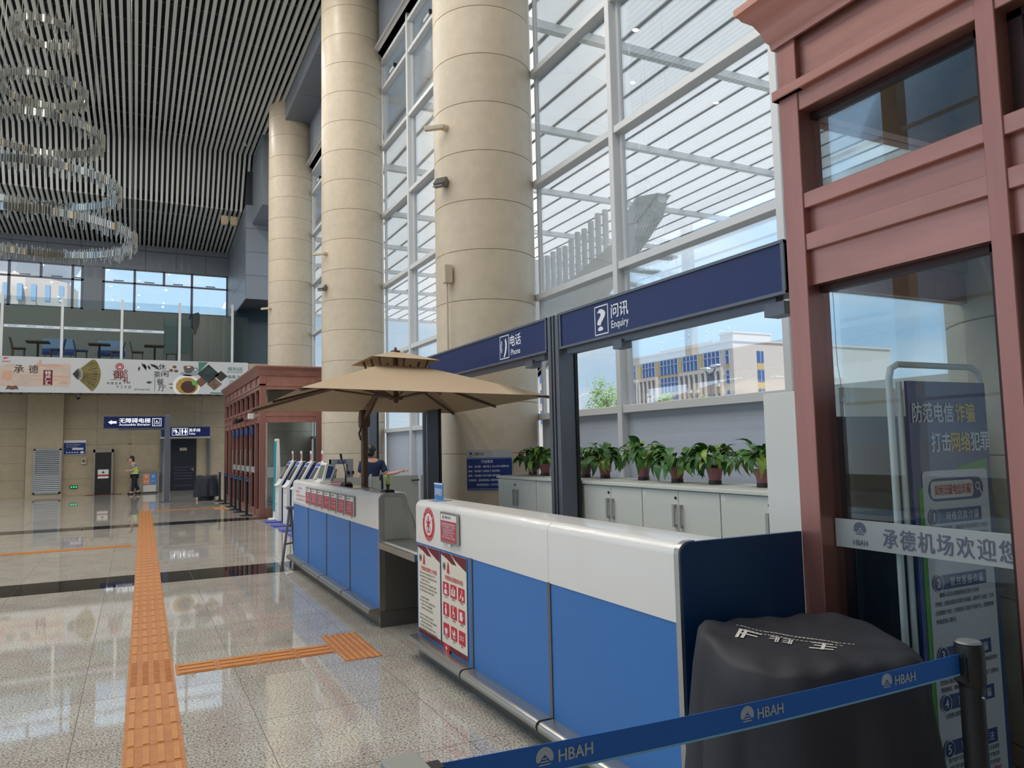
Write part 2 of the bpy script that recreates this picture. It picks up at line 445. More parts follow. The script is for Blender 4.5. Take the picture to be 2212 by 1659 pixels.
GLASSU = glass_mat('upper_window_glass', (0.92, 0.95, 0.96, 1), 0.6)
GLASSV = glass_mat('vestibule_glass', (0.90, 0.94, 0.95, 1), 0.45)
GLASSB = glass_mat('balustrade_glass', (0.84, 0.89, 0.90, 1), 0.8)
GLASSF = glass_mat('frosted_band', (0.55, 0.62, 0.65, 1), 0.6, 0.3, 0.45)
def translucent_white():
    M = bpy.data.materials.new('canopy_membrane'); M.use_nodes = True; t = M.node_tree; t.nodes.clear()
    o = t.nodes.new('ShaderNodeOutputMaterial'); d = t.nodes.new('ShaderNodeBsdfDiffuse'); d.inputs[0].default_value = srgb(236, 234, 232)
    r = t.nodes.new('ShaderNodeBsdfTranslucent'); r.inputs[0].default_value = srgb(236, 232, 228)
    mi = t.nodes.new('ShaderNodeMixShader'); mi.inputs[0].default_value = 0.78
    t.links.new(d.outputs[0], mi.inputs[1]); t.links.new(r.outputs[0], mi.inputs[2]); t.links.new(mi.outputs[0], o.inputs[0])
    MATS['canopy'] = M; return M
CANOPY = translucent_white()
# ================================================================== SETTING
XW = 5.07                                   # inner face of the window wall mullions
COLY = [2.05, 9.73, 17.16, 25.1]; COLX = 4.52; COLR = 0.725
# ------------------------------------------------------------------ floor of granite slabs
floor = struct('floor')
MB().box(-14, 5.6, -9, 36.3, -0.16, -0.004).build('floor_bed', GROUT, floor)
PX = 0.97; xs = [-0.29 + PX*k for k in range(-14, 6)]
ys = []
y = 10.35
while y > -9: ys.append((y-0.926, y, 0)); y -= 0.926
ys.append((10.35, 11.26, 1)); y = 11.26
for k in range(8): ys.append((y, y+0.9, 0)); y += 0.9
ys.append((y, y+0.8, 1)); y += 0.8
while y < 36: ys.append((y, min(y+0.9, 36.3), 0)); y += 0.9
def in_view(x, y, z=0.0):
    d = Vector((x, y, z-1.6)); f = d.dot(FW)
    if f < 0.5: return None
    u = 1106 + 1611*d.dot(RX)/f; v = 829.5 + 1611*d.dot(DN)/f
    return (u, v, f) if -60 < u < 2270 and -60 < v < 1720 else None
cand = []; rest = []
for (a, b, k) in ys:
    for x in xs:
        c = (x+PX/2, (a+b)/2)
        q = in_view(*c)
        if q and c[0] < 2.3 and not (c[0] > 1.9 and 2.2 < c[1] < 10.8): cand.append((q[2], x, a, b, k))
        else: rest.append((x, a, b, k))
cand.sort()
rest += [c[1:] for c in cand[290:]]
G = 0.0022; tmesh = {}
for d, x, a, b, k in cand[:290]:
    key = (round(b-a, 3), k)
    if key not in tmesh:
        h = (b-a)/2; w = PX/2
        o = MB().prism([(-w+G,-h+G),(w-G,-h+G),(w-G,h-G),(-w+G,h-G)], 'z', -0.02, 0).build('tile', BLACKSTONE if k else GRANITE, floor)
        tmesh[key] = o.data
    else: o = link('tile', tmesh[key], floor)
    o.location = (x+PX/2, (a+b)/2, 0)
for kk, nm, MM in ((0, 'tile_field', GRANITE), (1, 'tile_band', BLACKSTONE)):
    mb = MB()
    for x, a, b, k in rest:
        if k == kk and x < 5.2: mb.box(x+G, x+PX-G, a+G, b-G, -0.02, 0)
    o = mb.build(nm, MM, floor); o['kind'] = 'stuff'
# ------------------------------------------------------------------ ground outside
g = MB().box(-200, 400, -200, 400, -0.5, -0.2).build('ground', ASPH); g['kind'] = 'structure'
# ------------------------------------------------------------------ ceiling: long bent slats under a dark void
ceil = struct('ceiling')
PROF = [(1.0, 13.05), (29.7, 13.05), (30.9, 11.18), (36.3, 10.75)]
MB().box(-14, 5.3, -9, 36.6, 14.3, 14.5).build('ceiling_void', VOID, ceil)
def slat_mesh(name, xlist, parent):
    mb = MB()
    for x in xlist:
        vs = []
        for (yy, zz) in PROF:
            vs += [(x-0.043, yy, zz), (x+0.043, yy, zz), (x+0.043, yy, zz+0.1), (x-0.043, yy, zz+0.1)]
        fs = []
        for i in range(len(PROF)-1):
            for k in range(4): fs.append((4*i+k, 4*i+(k+1) % 4, 4*i+4+(k+1) % 4, 4*i+4+k))
        fs += [(0,1,2,3), (15,14,13,12)]
        mb.add(vs, fs)
    return mb.build(name, SLAT, parent)
s0 = slat_mesh('slat', [0.0], ceil); s0.location.x = -6.66
k = 1
while -6.66 + 0.18*k < 4.15:
    o = link('slat', s0.data, ceil); o.location.x = -6.66 + 0.18*k; k += 1
o = slat_mesh('slat_field', [-6.84-0.18*i for i in range(39)], ceil); o['kind'] = 'stuff'
mb0 = MB().box(-14, 4.2, -0.03, 0.03, 0, 0.05).build('carrier_rail', VOIDP, ceil); mb0.location = (0, 3.0, 13.2)
for i in range(1, 22):
    o = link('carrier_rail', mb0.data, ceil); o.location = (0, 3.0+1.24*i, 13.2)
for i in range(5):
    o = link('carrier_rail', mb0.data, ceil); o.location = (0, 31.3+1.1*i, 11.3-0.09*i)
for (x, r) in ((-5.2, 0.14), (-2.3, 0.1), (0.75, 0.13), (2.5, 0.1)):
    MB().cyl((x, 2, 13.75), (x, 29, 13.75), r, n=10).build('service_pipe', VOIDP, ceil, smooth=40)
MB().prism([(29.9, 14.3), (29.9, 13.5), (31.1, 11.65), (36.6, 11.2), (36.6, 11.3), (31.3, 11.8), (30.2, 13.6), (30.2, 14.3)], 'x', -14, 5.3).build('void_bulkhead', VOID, ceil)
# ------------------------------------------------------------------ panelled beam along the window side
beam = struct('beam')
MB().box(4.24, 5.6, -9, 27.4, 12.46, 14.3).build('beam_core', ALUD, beam)
for i in range(11):
    a = -0.1 + 2.5*i
    MB().box(4.2, 4.245, a+0.008, a+2.492, 12.44, 13.2).build('face_panel', ALU, beam)
    MB().box(4.21, 5.0, a+0.008, a+2.492, 12.42, 12.465).build('soffit_panel', ALU, beam)
MB().box(5.0, 5.3, -9, 27.4, 11.0, 12.5).build('head_panel', ALU, beam)
# clad bulkhead and pilaster at the far corner
bulk = struct('wall_corner')
MB().prism([(3.92, 13.1), (3.92, 10.45), (5.6, 10.45), (5.6, 13.6)], 'y', 27.4, 29.98).build('bulkhead', ALU, bulk)
MB().box(3.72, 5.6, 30.02, 36.4, 7.52, 13.0).build('pilaster_core', ALUD, bulk)
for zi in range(4):
    z0 = 11.2-0.93*(zi+1)
    for (x0, x1) in ((3.69, 4.62), (4.63, 5.58)):
        MB().box(x0+0.006, x1-0.006, 29.99, 30.03, z0+0.006, z0+0.924).build('clad_panel', ALU, bulk)
for zi in range(4):
    z0 = 11.2-0.93*(zi+1)
    for j in range(3):
        MB().box(3.68, 3.725, 30.03+j*2.1+0.006, 30.03+(j+1)*2.1-0.006, z0+0.006, z0+0.924).build('clad_panel', ALU, bulk)
# ------------------------------------------------------------------ stone columns of stacked drums
drum = None
for ci, cy in enumerate(COLY):
    c = struct('column', (COLX, cy, 0))
    MB().lathe([(COLR-0.012, 0), (COLR-0.012, 13.6)], (COLX, cy, 0), 48).build('column_core', JOINT, c, smooth=60)
    zs = [0.0] + [0.104+0.697*k for k in range(19)] + [13.3]
    for a, b in zip(zs[:-1], zs[1:]):
        if abs(b-a-0.697) < 1e-3 and drum is not None:
            o = bpy.data.objects.new('stone_drum', drum); COL.objects.link(o); o.parent = c
            o.location = (0, 0, a); o.rotation_euler.z = random.uniform(0, 6)
            continue
        h = b-a
        mb = MB().lathe([(COLR-0.02, 0.003), (COLR-0.004, 0.003), (COLR, 0.007), (COLR, h-0.007), (COLR-0.004, h-0.003), (COLR-0.02, h-0.003)], (0, 0, 0), 64)
        o = mb.build('stone_drum', CREAM, None, smooth=20); o.parent = c; o.location = (0, 0, a)
        if abs(h-0.697) < 1e-3: drum = o.data
# ------------------------------------------------------------------ window wall
TRZ = [1.95, 3.66, 5.33, 7.0, 8.67, 10.08, 10.8]
def window_bay(n, y0, y1, muls, solid=True, zmax=11.0):
    w = struct('window_%d' % n, (XW, y0, 0))
    edges = [y0] + muls + [y1]
    for my in muls:
        MB().box(XW, XW+0.19, my-0.045, my+0.045, 0, zmax).build('mullion', FRAME, w, bevel=0.006)
        MB().box(XW+0.12, XW+0.16, my-0.075, my+0.075, 0, zmax).build('gasket', FRAMED, w)
    for a, b in zip(edges[:-1], edges[1:]):
        aa = a+0.045; bb = b-0.045
        for z in TRZ:
            if z < zmax: MB().box(XW+0.02, XW+0.17, aa-0.03, bb+0.03, z, z+0.09).build('transom', FRAME, w, bevel=0.005)
        if solid: MB().box(XW+0.1, XW+0.14, aa, bb, 0.0, 1.95).build('spandrel_panel', SPANDREL, w)
        zz = ([1.95] if solid else [0.0, 1.95]) + [z for z in TRZ[1:] if z < zmax] + [zmax]
        for z0, z1 in zip(zz[:-1], zz[1:]):
            MB().box(XW+0.132, XW+0.144, aa, bb, z0+0.08, z1+0.01).build('glass_pane', GLASSU if z0 > 5 else GLASSW, w)
            MB().box(XW+0.10, XW+0.15, aa, aa+0.05, z0+0.09, z1).build('sash_bar', FRAME, w)
            MB().box(XW+0.10, XW+0.15, bb-0.05, bb, z0+0.09, z1).build('sash_bar', FRAME, w)
    for a, b in zip(edges[:-1], edges[1:]):
        MB().box(XW-0.01, XW+0.05, (a+b)/2-0.2, (a+b)/2+0.15, 10.19, 10.24).build('window_stay', FRAME, w)
        MB().box(XW-0.03, XW+0.05, (a+b)/2-0.24, (a+b)/2-0.2, 10.17, 10.26).build('stay_grip', BLACK, w)
    return w
window_bay(1, 2.6, 9.35, [4.7, 7.26])
window_bay(2, 10.1, 16.8, [12.24, 14.77])
window_bay(3, 17.5, 24.75, [19.7, 22.2])
window_bay(4, -6.0, 2.2, [-3.0, -0.4], solid=False)
# ------------------------------------------------------------------ far wall, ground floor (stone slabs), gallery and upper wall
YF = 34.3; YB = 32.0; YU = 36.3; ZG = 5.2
wf = struct('wall_far')
MB().box(-14, 5.6, YF+0.03, YF+0.25, 0, 4.6).build('wall_core', JOINT, wf)
zrow = [0, 0.66, 1.32, 1.98, 2.64, 3.3, 4.1]
xcol = [-8.6, -7.4, -6.2, -5.0]; 
while xcol[-1] < 5.4: xcol.append(xcol[-1]+1.2)
for i in range(len(zrow)-1):
    for x0, x1 in zip(xcol[:-1], xcol[1:]):
        if x0 > 0.85 and x1 < 2.8 and zrow[i+1] < 2.3: pass
        MB().box(x0+0.003, x1-0.003, YF, YF+0.04, zrow[i]+0.003, zrow[i+1]-0.003).build('slab', CREAMWALL, wf)
MB().box(-3.75, -2.55, YF-0.32, YF+0.02, 0, 4.1).build('pier', CREAMWALL, wf)
MB().box(-14, -8.6, YF, YF+0.2, 0, 4.2).build('wall_return', CREAMWALL, wf)
# gallery slab and soffit strips
gal = struct('gallery_floor')
MB().box(-14, 5.6, YB+0.05, 36.6, 4.55, ZG-0.02).build('slab_edge', CREAMWALL, gal)
MB().box(-14, 5.6, YB+0.05, 36.4, ZG-0.02, ZG).build('floor_finish', GREYD, gal)
MB().box(-14, 5.6, YB+0.2, YF+0.1, 4.2, 4.5).build('soffit_void', VOID, gal)
sof0 = MB().box(-0.09, 0.09, YB+0.02, YF, 3.98, 4.06).build('soffit_slat', ALU, gal); sof0.location.x = -5.4
for i in range(1, 31):
    o = link('soffit_slat', sof0.data, gal); o.location.x = -5.4+0.33*i
MB().box(-14, -5.6, YB+0.02, YF, 3.98, 4.06).build('soffit_strip', ALU, gal)
# upper far wall
wu = struct('wall_upper')
MB().box(-14, 5.6, YU, YU+0.2, ZG, 7.8).build('dado', GREYP, wu)
MB().box(-14, 5.6, YU+0.06, YU+0.24, 9.69, 11.4).build('lintel_core', ALUD, wu)
x = -7.2
while x < 4.0:
    MB().box(x+0.006, min(x+1.24, 4.0)-0.006, YU, YU+0.07, 9.69, 10.62).build('clad_panel', ALU, wu)
    MB().box(x+0.006, min(x+1.24, 4.0)-0.006, YU-0.12, YU+0.05, 10.55, 10.8).build('clad_panel', ALU, wu)
    x += 1.24
MB().box(-14, -7.2, YU, YU+0.2, 9.69, 11.4).build('lintel_end', ALU, wu)
for (x0, x1) in ((-2.12, -1.42), (3.72, 5.6), (-14, -8.0)):
    MB().box(x0, x1, YU, YU+0.2, 7.8, 9.7).build('pier', ALU, wu)
def far_window(n, x0, x1, mains, uppers):
    w = struct('window_%d' % n, (x0, YU, 7.8))
    e = 0.05
    for z in (7.8, 9.04, 9.65): MB().box(x0, x1, YU+0.04, YU+0.14, z, z+0.07).build('frame_rail', DKSTEEL, w)
    for xm in [x0+e] + mains + [x1-e]: MB().box(xm-0.05, xm+0.05, YU+0.04, YU+0.14, 7.8, 9.7).build('frame_stile', DKSTEEL, w)
    for xm in uppers: MB().box(xm-0.05, xm+0.05, YU+0.04, YU+0.14, 9.07, 9.7).build('frame_stile', DKSTEEL, w)
    for xa, xb in zip([x0]+mains, mains+[x1]):
        MB().box(xa+0.02, xb-0.02, YU+0.085, YU+0.097, 7.83, 9.06).build('glass_pane', GLASSW, w)
    al = sorted(mains+uppers)
    for xa, xb in zip([x0]+al, al+[x1]):
        MB().box(xa+0.02, xb-0.02, YU+0.085, YU+0.097, 9.1, 9.68).build('glass_pane', GLASSW, w)
        MB().box((xa+xb)/2-0.2, (xa+xb)/2+0.2, YU+0.0, YU+0.05, 9.13, 9.17).build('window_stay', DKSTEEL, w)
far_window(5, -1.42, 3.72, [-0.17, 2.155], [1.0])
far_window(6, -8.0, -2.12, [-7.1, -4.8, -2.53], [-6.0, -3.68])
# ------------------------------------------------------------------ left and rear sides of the hall (outside the frame)
wl = struct('wall_left')
MB().box(-14.2, -14, -9, 36.6, 0, 0.5).build('dado', CREAMWALL, wl)
MB().box(-14.2, -14, -9, 36.6, 12.4, 14.4).build('head', ALU, wl)
for yy in (-9, -1.5, 6, 13.5, 21, 28.5, 36): MB().box(-14.3, -13.9, yy, yy+0.5, 0, 12.4).build('pier', CREAMWALL, wl)
for zz in (2.6, 5.2, 7.8, 10.4): MB().box(-14.12, -14.0, -9, 36.6, zz, zz+0.09).build('transom', FRAME, wl)
wr = struct('wall_rear')
MB().box(-14.2, 5.6, -9.2, -9.0, 0, 14.4).build('rear_panel', CREAMWALL, wr)
rf = MB().box(-15, 6.2, -10, 37.2, 14.5, 14.8).build('roof', CONC); rf['kind'] = 'structure'
# ------------------------------------------------------------------ entrance canopy outside
can = struct('roof_canopy', (5.4, 0, 11))
CZ = 11.0
lx = [22.15-0.867*k for k in range(20)]
for xx in lx:
    MB().add([(xx-0.81, -20, CZ+0.04), (xx-0.802, -20, CZ), (xx-0.048, -20, CZ), (xx-0.04, -20, CZ+0.04), (xx-0.81, 52, CZ+0.04), (xx-0.802, 52, CZ), (xx-0.048, 52, CZ), (xx-0.04, 52, CZ+0.04)], [(0,1,5,4), (1,2,6,5), (2,3,7,6)]).build('plank', CANOPY, can)
    MB().box(xx-0.046, xx+0.064, -20, 52, CZ+0.008, CZ+0.06).build('purlin', DKSTEEL, can)
MB().box(22.22, 22.46, -20, 52, CZ-0.2, CZ+0.16).build('edge_beam', EXTST, can)
for i in range(-7, 9):
    yy = 13.81+4.73*i
    MB().box(5.4, 22.3, yy-0.09, yy+0.09, CZ-0.22, CZ-0.03).build('cross_beam', EXTST, can)
for yy in (-15, 36, 47): MB().cyl((21.4, yy, -0.2), (21.4, yy, CZ-0.1), 0.35, n=20).build('canopy_column', EXTST, can, smooth=40)
# ================================================================== OUTSIDE
# long cream office block across the forecourt
def office():
    b = thing('office_building', 'long cream office block with blue windows across the forecourt', 'building', (90, 95, -0.2))
    MB().box(90, 130, 95, 129, -0.2, 18.4).build('main_block', EXTW, b)
    MB().prism([(89.7, 18.4), (130.3, 18.4), (130.3, 18.75), (89.7, 18.75)], 'y', 94.7, 129.3).build('parapet', EXTW, b)
    MB().box(90.4, 99, 95.3, 98.5, 18.7, 20.1).build('stair_tower', EXTW, b)
    MB().box(90.2, 99.2, 95.1, 98.7, 19.9, 20.15).build('tower_cornice', EXTW, b)
    MB().box(91, 96, 101, 116, 18.7, 19.3).build('roof_plant', EXTW, b)
    for (yy, h) in ((97.5, 1.3), (99.2, 1.0), (103, 1.4), (108, 1.6), (110, 1.1), (116, 1.2)):
        MB().cyl((91.5, yy, 19.2), (91.5, yy, 19.6+h), 0.07, n=6).build('mast', CONC, b)
        MB().ball((91.5, yy, 19.7+h), 0.25, n=8, k=5).build('mast_cap', CONC, b)
    def win(y0, y1, z0, z1, mull):
        w = MB().box(89.9, 90.05, y0, y1, z0, z1).build('window', EXTWIN, b)
        n = max(1, int(round((y1-y0)/mull)))
        for i in range(n+1):
            yy = y0+(y1-y0)*i/n; MB().box(89.82, 89.95, yy-0.07, yy+0.07, z0, z1).build('window_bar', EXTWINF, w)
        MB().box(89.82, 89.95, y0, y1, z0+(z1-z0)*0.62, z0+(z1-z0)*0.62+0.12).build('window_bar', EXTWINF, w)
    for k in range(3):
        dz = -3.35*k
        for (y0, y1) in ((109.4, 114.7),): win(y0, y1, 14.3+dz, 17.1+dz, 1.0)
        for (y0, y1) in ((95.9, 96.85),): win(y0, y1, 14.7+dz, 16.9+dz, 2)
    for (y0, y1) in ((116.3, 120.3), (98.2, 102.3), (103.9, 108.0), (122.4, 126.4)): win(y0, y1, 14.4, 17.1, 1.0)
    for (y0, y1) in ((98.2, 102.4), (103.8, 108.2), (116.2, 120.5), (122.3, 126.5)):      # pilastered bays with narrow windows
        MB().box(89.4, 90.1, y0-0.6, y1+0.6, 13.6, 14.2).build('bay_lintel', EXTW, b)
        n = 4
        for i in range(n+1):
            yy = y0-0.5+(y1-y0+1.0)*i/n; MB().box(89.4, 90.1, yy-0.22, yy+0.22, 4.0, 13.6).build('bay_pilaster', EXTW, b)
        for k in range(3):
            for i in range(n):
                yy = y0-0.5+(y1-y0+1.0)*(i+0.5)/n; MB().box(89.88, 90.05, yy-0.3, yy+0.3, 11.4-3.35*k, 13.2-3.35*k).build('window', EXTWIN, b)
    for (y0, y1) in ((109.2, 114.9),):
        for k in range(3): MB().box(89.93, 90.05, y0, y1, 13.65-3.35*k, 14.25-3.35*k).build('ochre_band', EXTY, b)
    for (y0, y1) in ((95.9, 96.85), (102.45, 103.7), (108.3, 109.2), (115.0, 116.1), (120.6, 122.2)):
        MB().box(89.94, 90.05, y0, y1, 14.0, 17.0).build('ochre_band', EXTY, b)
    for k in range(3):
        dz = -3.3*k
        w = MB().box(95.3, 96.8, 94.9, 95.05, 14.9+dz, 16.9+dz).build('window', EXTWIN, b)
        MB().box(96.0, 96.1, 94.84, 94.95, 14.9+dz, 16.9+dz).build('window_bar', EXTWINF, w)
        MB().box(95.3, 96.8, 94.93, 95.04, 13.75+dz, 14.75+dz).build('ochre_panel', EXTY, b)
    for (yy, zz) in ((97.8, 10.9), (103.1, 10.2), (105.2, 10.3), (103.4, 7.2)): MB().box(89.0, 89.95, yy, yy+0.8, zz, zz+0.6).build('air_conditioner', CONC, b)
office()
b = thing('side_building', 'small cream building seen beside the stone column through the window', 'building', (60, 106, -0.2))
MB().box(60, 63.2, 106.3, 112, -0.2, 14.6).build('main_block', EXTW, b)
MB().box(59.7, 63.4, 106, 112.3, 14.3, 14.8).build('cornice', EXTW, b)
for k in range(3):
    MB().box(59.9, 60.05, 107.6, 108.4, 5.0+3.4*k, 7.2+3.4*k).build('window', EXTWIN, b)
    MB().box(59.9, 60.05, 109.6, 110.6, 5.0+3.4*k, 7.2+3.4*k).build('window', EXTWIN, b)
    MB().box(59.92, 60.05, 109.6, 110.6, 3.9+3.4*k, 4.8+3.4*k).build('ochre_panel', EXTY, b)
b = thing('low_building', 'low pinkish flat building on the horizon behind the pale tree', 'building', (112, 180, -0.2))
MB().box(100, 140, 180, 200, -0.2, 8.6).build('main_block', EXTW, b)
MB().box(99.7, 140.3, 179.7, 200.3, 8.5, 9.0).build('parapet', EXTW, b)
for i in range(8): MB().box(102+4.7*i, 104.5+4.7*i, 179.92, 180.1, 5.2, 7.4).build('window', EXTWIN, b)
# trees
def tree(label, x, y, h, r, n, M, seed):
    rnd = random.Random(seed)
    t = thing('tree', label, 'tree', (x, y, -0.2), 'trees outside the window')
    mb = MB().tube([(x, y, -0.2), (x+0.1, y, h*0.35), (x, y+0.1, h*0.7)], [0.16, 0.12, 0.05], 7)
    for i in range(7):
        a = rnd.uniform(0, 6.28); z0 = h*rnd.uniform(0.3, 0.6)
        mb.tube([(x, y, z0), (x+math.cos(a)*r*0.5, y+math.sin(a)*r*0.5, z0+h*0.2)], [0.06, 0.02], 5)
    mb.build('trunk', BARK, t, smooth=50)
    mb = MB()
    cl = []
    for i in range(34):
        a = rnd.uniform(0, 6.28); q = rnd.random()
        zz = h*(0.38+0.6*q); rr = r*(1-abs(q-0.35)*1.05)*math.sqrt(rnd.random())
        cl.append((x+math.cos(a)*rr, y+math.sin(a)*rr, zz, r*rnd.uniform(0.16, 0.3)))
    for i in range(n):
        c = rnd.choice(cl)
        p = Vector((c[0]+rnd.gauss(0, c[3]*0.6), c[1]+rnd.gauss(0, c[3]*0.6), c[2]+rnd.gauss(0, c[3]*0.55)))
        d = Vector((rnd.uniform(-1,1), rnd.uniform(-1,1), rnd.uniform(-1,1))).normalized(); e = d.orthogonal().normalized()
        s = rnd.uniform(0.08, 0.17)
        mb.quad(p-d*s, p-e*s*0.6, p+d*s, p+e*s*0.6, 1 if rnd.random() < 0.35 else 0)
    o = mb.build('foliage', [M, TREEL2], t)
tree('tall pale green tree filling the window beside the grey mullion', 47.3, 70, 8.6, 3.0, 5200, TREEL, 1)
tree('small bright green round tree in front of the office block', 55.5, 70, 7.0, 1.7, 2800, TREEL, 2)
tree('slim young tree before the office bays next to the lamp post', 61.5, 70, 6.9, 1.5, 1500, TREEL, 3)
tree('thin sapling under the narrow office windows', 66.0, 70, 6.6, 1.4, 1100, TREEL, 4)
tree('sparse sapling below the plain end wall of the office block', 76.0, 70, 6.3, 1.4, 700, TREEL, 5)
# street lamps
t = thing('street_lamp', 'grey street lamp with two curved arms before the office block', 'street lamp', (50, 56, -0.2))
MB().cyl((50, 56, -0.2), (50, 56, 8.2), 0.17, 0.14, n=12).build('post', DKSTEEL, t, smooth=40)
for s, zz in ((1, 8.9), (-1, 8.75)):
    MB().tube([(50, 56, 7.2), (50, 56-0.25*s, 8.0), (50, 56-0.7*s, zz-0.25)], [0.11, 0.09, 0.06], 8).build('arm', DKSTEEL, t, smooth=50)
    MB().prism([(56-0.2*s, zz-0.1), (56-1.2*s, zz-0.02), (56-1.15*s, zz+0.1), (56-0.3*s, zz+0.08)], 'x', 49.75, 50.25).build('lamp_head', EXTST, t)
t = thing('street_lamp', 'thin white street lamp standing left of the pale tree', 'street lamp', (55.7, 90, -0.2))
MB().cyl((55.7, 90, -0.2), (55.7, 90, 8.2), 0.13, 0.08, n=8).build('post', WHITEM, t, smooth=40)
MB().tube([(55.7, 90, 8.0), (56.6, 89.6, 8.6), (57.6, 89.2, 8.75)], 0.07, 6).build('arm', WHITEM, t, smooth=50)
MB().box(57.3, 58.6, 88.9, 89.4, 8.68, 8.82).build('lamp_head', DKSTEEL, t)
# white stair rising outside under the canopy
t = thing('outside_stair', 'white steel stair with tall uprights under the entrance canopy', 'stair', (9, 14, -0.2))
top = [(17.8, 5.0), (16.3, 5.25), (14.4, 5.42), (12.9, 5.78), (11.25, 6.4)]
bot = [(11.35, 5.95), (12.3, 5.35), (13.4, 4.75), (15.2, 4.35), (17.8, 4.0)]
MB().prism([(p[0], p[1]) for p in top] + [(11.2, 6.2)] + [(p[0], p[1]) for p in bot], 'x', 8.9, 9.1).build('stringer', EXTST, t)
MB().prism([(11.2, 6.38), (11.9, 6.52), (12.5, 6.1), (11.9, 6.0)], 'x', 8.88, 9.2).build('landing_plate', EXTST, t)
for i in range(13):
    yy = 16.6-0.285*i; zz = 5.2+ (0.0 if yy > 15 else (15-yy)*0.22)
    MB().box(8.95, 9.05, yy-0.045, yy+0.045, zz, zz+1.05+0.03*(i % 3)).build('baluster', EXTST, t)
for i, yy in enumerate((16.2, 15.3, 14.5)): MB().box(8.93, 9.07, yy-0.07, yy+0.07, 4.2, 5.2).build('hanger', WHITEM, t)
for i in range(9):
    yy = 17.6-0.62*i; MB().box(9.1, 10.4, yy-0.15, yy+0.15, 4.2+0.17*i, 4.24+0.17*i).build('tread', EXTST, t)
MB().prism([(17.8, 4.0), (13.4, 4.75), (24, 0.2), (24.6, -0.2), (24, -0.2)], 'x', 8.92, 9.08).build('lower_stringer', EXTST, t)
# pale tower block seen through the upper far windows
t = thing('tower_building', 'pinkish stone tower with a glass crown seen through the upper windows', 'building', (-8, 70, -0.2))
MB().cyl((-11.0, 76, -0.2), (-11.0, 76, 16.3), 6.2, n=10).build('stone_drum_base', EXTW, t)
MB().cyl((-11.0, 76, 16.3), (-11.0, 76, 18.6), 5.2, 6.6, n=16).build('glass_crown', EXTWINF, t)
for i in range(5): MB().box(-9.6+0.95*i, -9.25+0.95*i, 69.6, 70.3, 14.0, 15.3).build('window', mat('tower_window', srgb(130, 160, 186), 0.5), t)
# ================================================================== COUNTERS
CX = 1.98
def shell_profile(x=CX):
    p = [(x, 0.865), (x, 1.135)]
    for k in range(1, 7):
        a = math.pi - k*math.pi/12; p.append((x+0.052+0.052*math.cos(a), 1.135+0.052*math.sin(a)))
    p += [(2.235, 1.187), (2.25, 1.172), (2.25, 1.15), (2.07, 1.15), (2.02, 1.12), (2.02, 0.865)]
    return p
def foot_rail(t, segs):
    prof = [(1.992, 0.165), (1.915, 0.165)]
    for k in range(1, 8):
        a = math.pi/2 + k*math.pi/8; prof.append((1.915+0.03*math.cos(a), 0.135+0.03*math.sin(a)))
    prof += [(1.915, 0.105), (1.992, 0.08)]
    for a, b in segs: MB().prism(prof, 'y', a+0.012, b-0.012).build('foot_rail', STEEL, t, smooth=40)
def counter(name, label, y0, y1, seams, topseams):
    t = thing(name, label, 'counter', (CX, y0, 0))
    MB().prism([(2.0, 0.1), (2.0, 1.15), (2.24, 1.15), (2.40, 0.74), (2.40, 0.1)], 'y', y0+0.015, y1-0.015).build('carcass', GREYP, t)
    e = [y0] + seams + [y1]
    for a, b in zip(e[:-1], e[1:]):
        MB().box(CX+0.004, 2.0, a+0.012, b-0.012, 0.16, 0.868).build('front_panel', BLUE, t)
    for s in seams: MB().box(CX-0.002, 1.995, s-0.014, s+0.014, 0.14, 0.868).build('panel_trim', STEELD, t)
    te = [y0] + topseams + [y1]
    for a, b in zip(te[:-1], te[1:]):
        MB().prism(shell_profile(), 'y', a+0.0015, b-0.0015).build('top_shell', WHITE, t, smooth=35)
    MB().box(1.99, 2.3, y0+0.01, y1-0.01, 0, 0.14).build('plinth', STEELD, t)
    foot_rail(t, list(zip(e[:-1], e[1:])))
    return t
nc = counter('service_counter', 'blue and white service counter nearest the copper vestibule, with emblem and posters', 2.47, 5.65, [3.54, 4.575], [3.54, 4.86])
pts = [(1.985, 0.0), (1.985, 1.14)] + [(1.985+0.05+0.05*math.cos(math.pi-k*math.pi/12), 1.14+0.05*math.sin(math.pi-k*math.pi/12)) for k in range(1, 7)] + [(2.665, 1.19), (2.665, 0.0)]
MB().prism(pts, 'y', 2.44, 2.462).build('end_panel', SHADEBLUE, nc)
pts2 = [(1.973, 0.0), (1.973, 1.145)] + [(2.035+0.062*math.cos(math.pi-k*math.pi/12), 1.145+0.05*math.sin(math.pi-k*math.pi/12)) for k in range(1, 7)] + [(2.06, 1.195), (2.06, 0.0)]
MB().prism(pts2, 'y', 2.446, 2.476).build('edge_trim', STEEL, nc, smooth=40)
MB().box(2.40, 2.66, 2.47, 5.65, 0.71, 0.75).build('worktop', WHITEM, nc)
MB().box(2.62, 2.655, 2.47, 5.6, 0.0, 0.71).build('modesty_panel', GREYP, nc)
fc = counter('service_counter', 'blue and white service counter under the beige parasol, with seven red notices', 6.67, 10.8, [7.71, 8.757, 9.783], [8.7])
MB().prism([(1.982, 0.0), (1.982, 1.13), (2.0, 1.17), (2.03, 1.189), (2.19, 1.189), (2.235, 1.17), (2.345, 0.76), (2.345, 0.0)], 'y', 6.655, 6.675).build('end_frame', STEEL, fc)
MB().prism([(2.03, 0.78), (2.03, 1.15), (2.185, 1.15), (2.275, 0.78)], 'y', 6.646, 6.66).build('end_inset', GREYP, fc)
MB().box(2.03, 2.33, 6.646, 6.66, 0.15, 0.7).build('end_inset', GREYD, fc)
MB().box(1.985, 2.35, 6.644, 6.66, 0.0, 0.14).build('end_plinth', STEELD, fc)
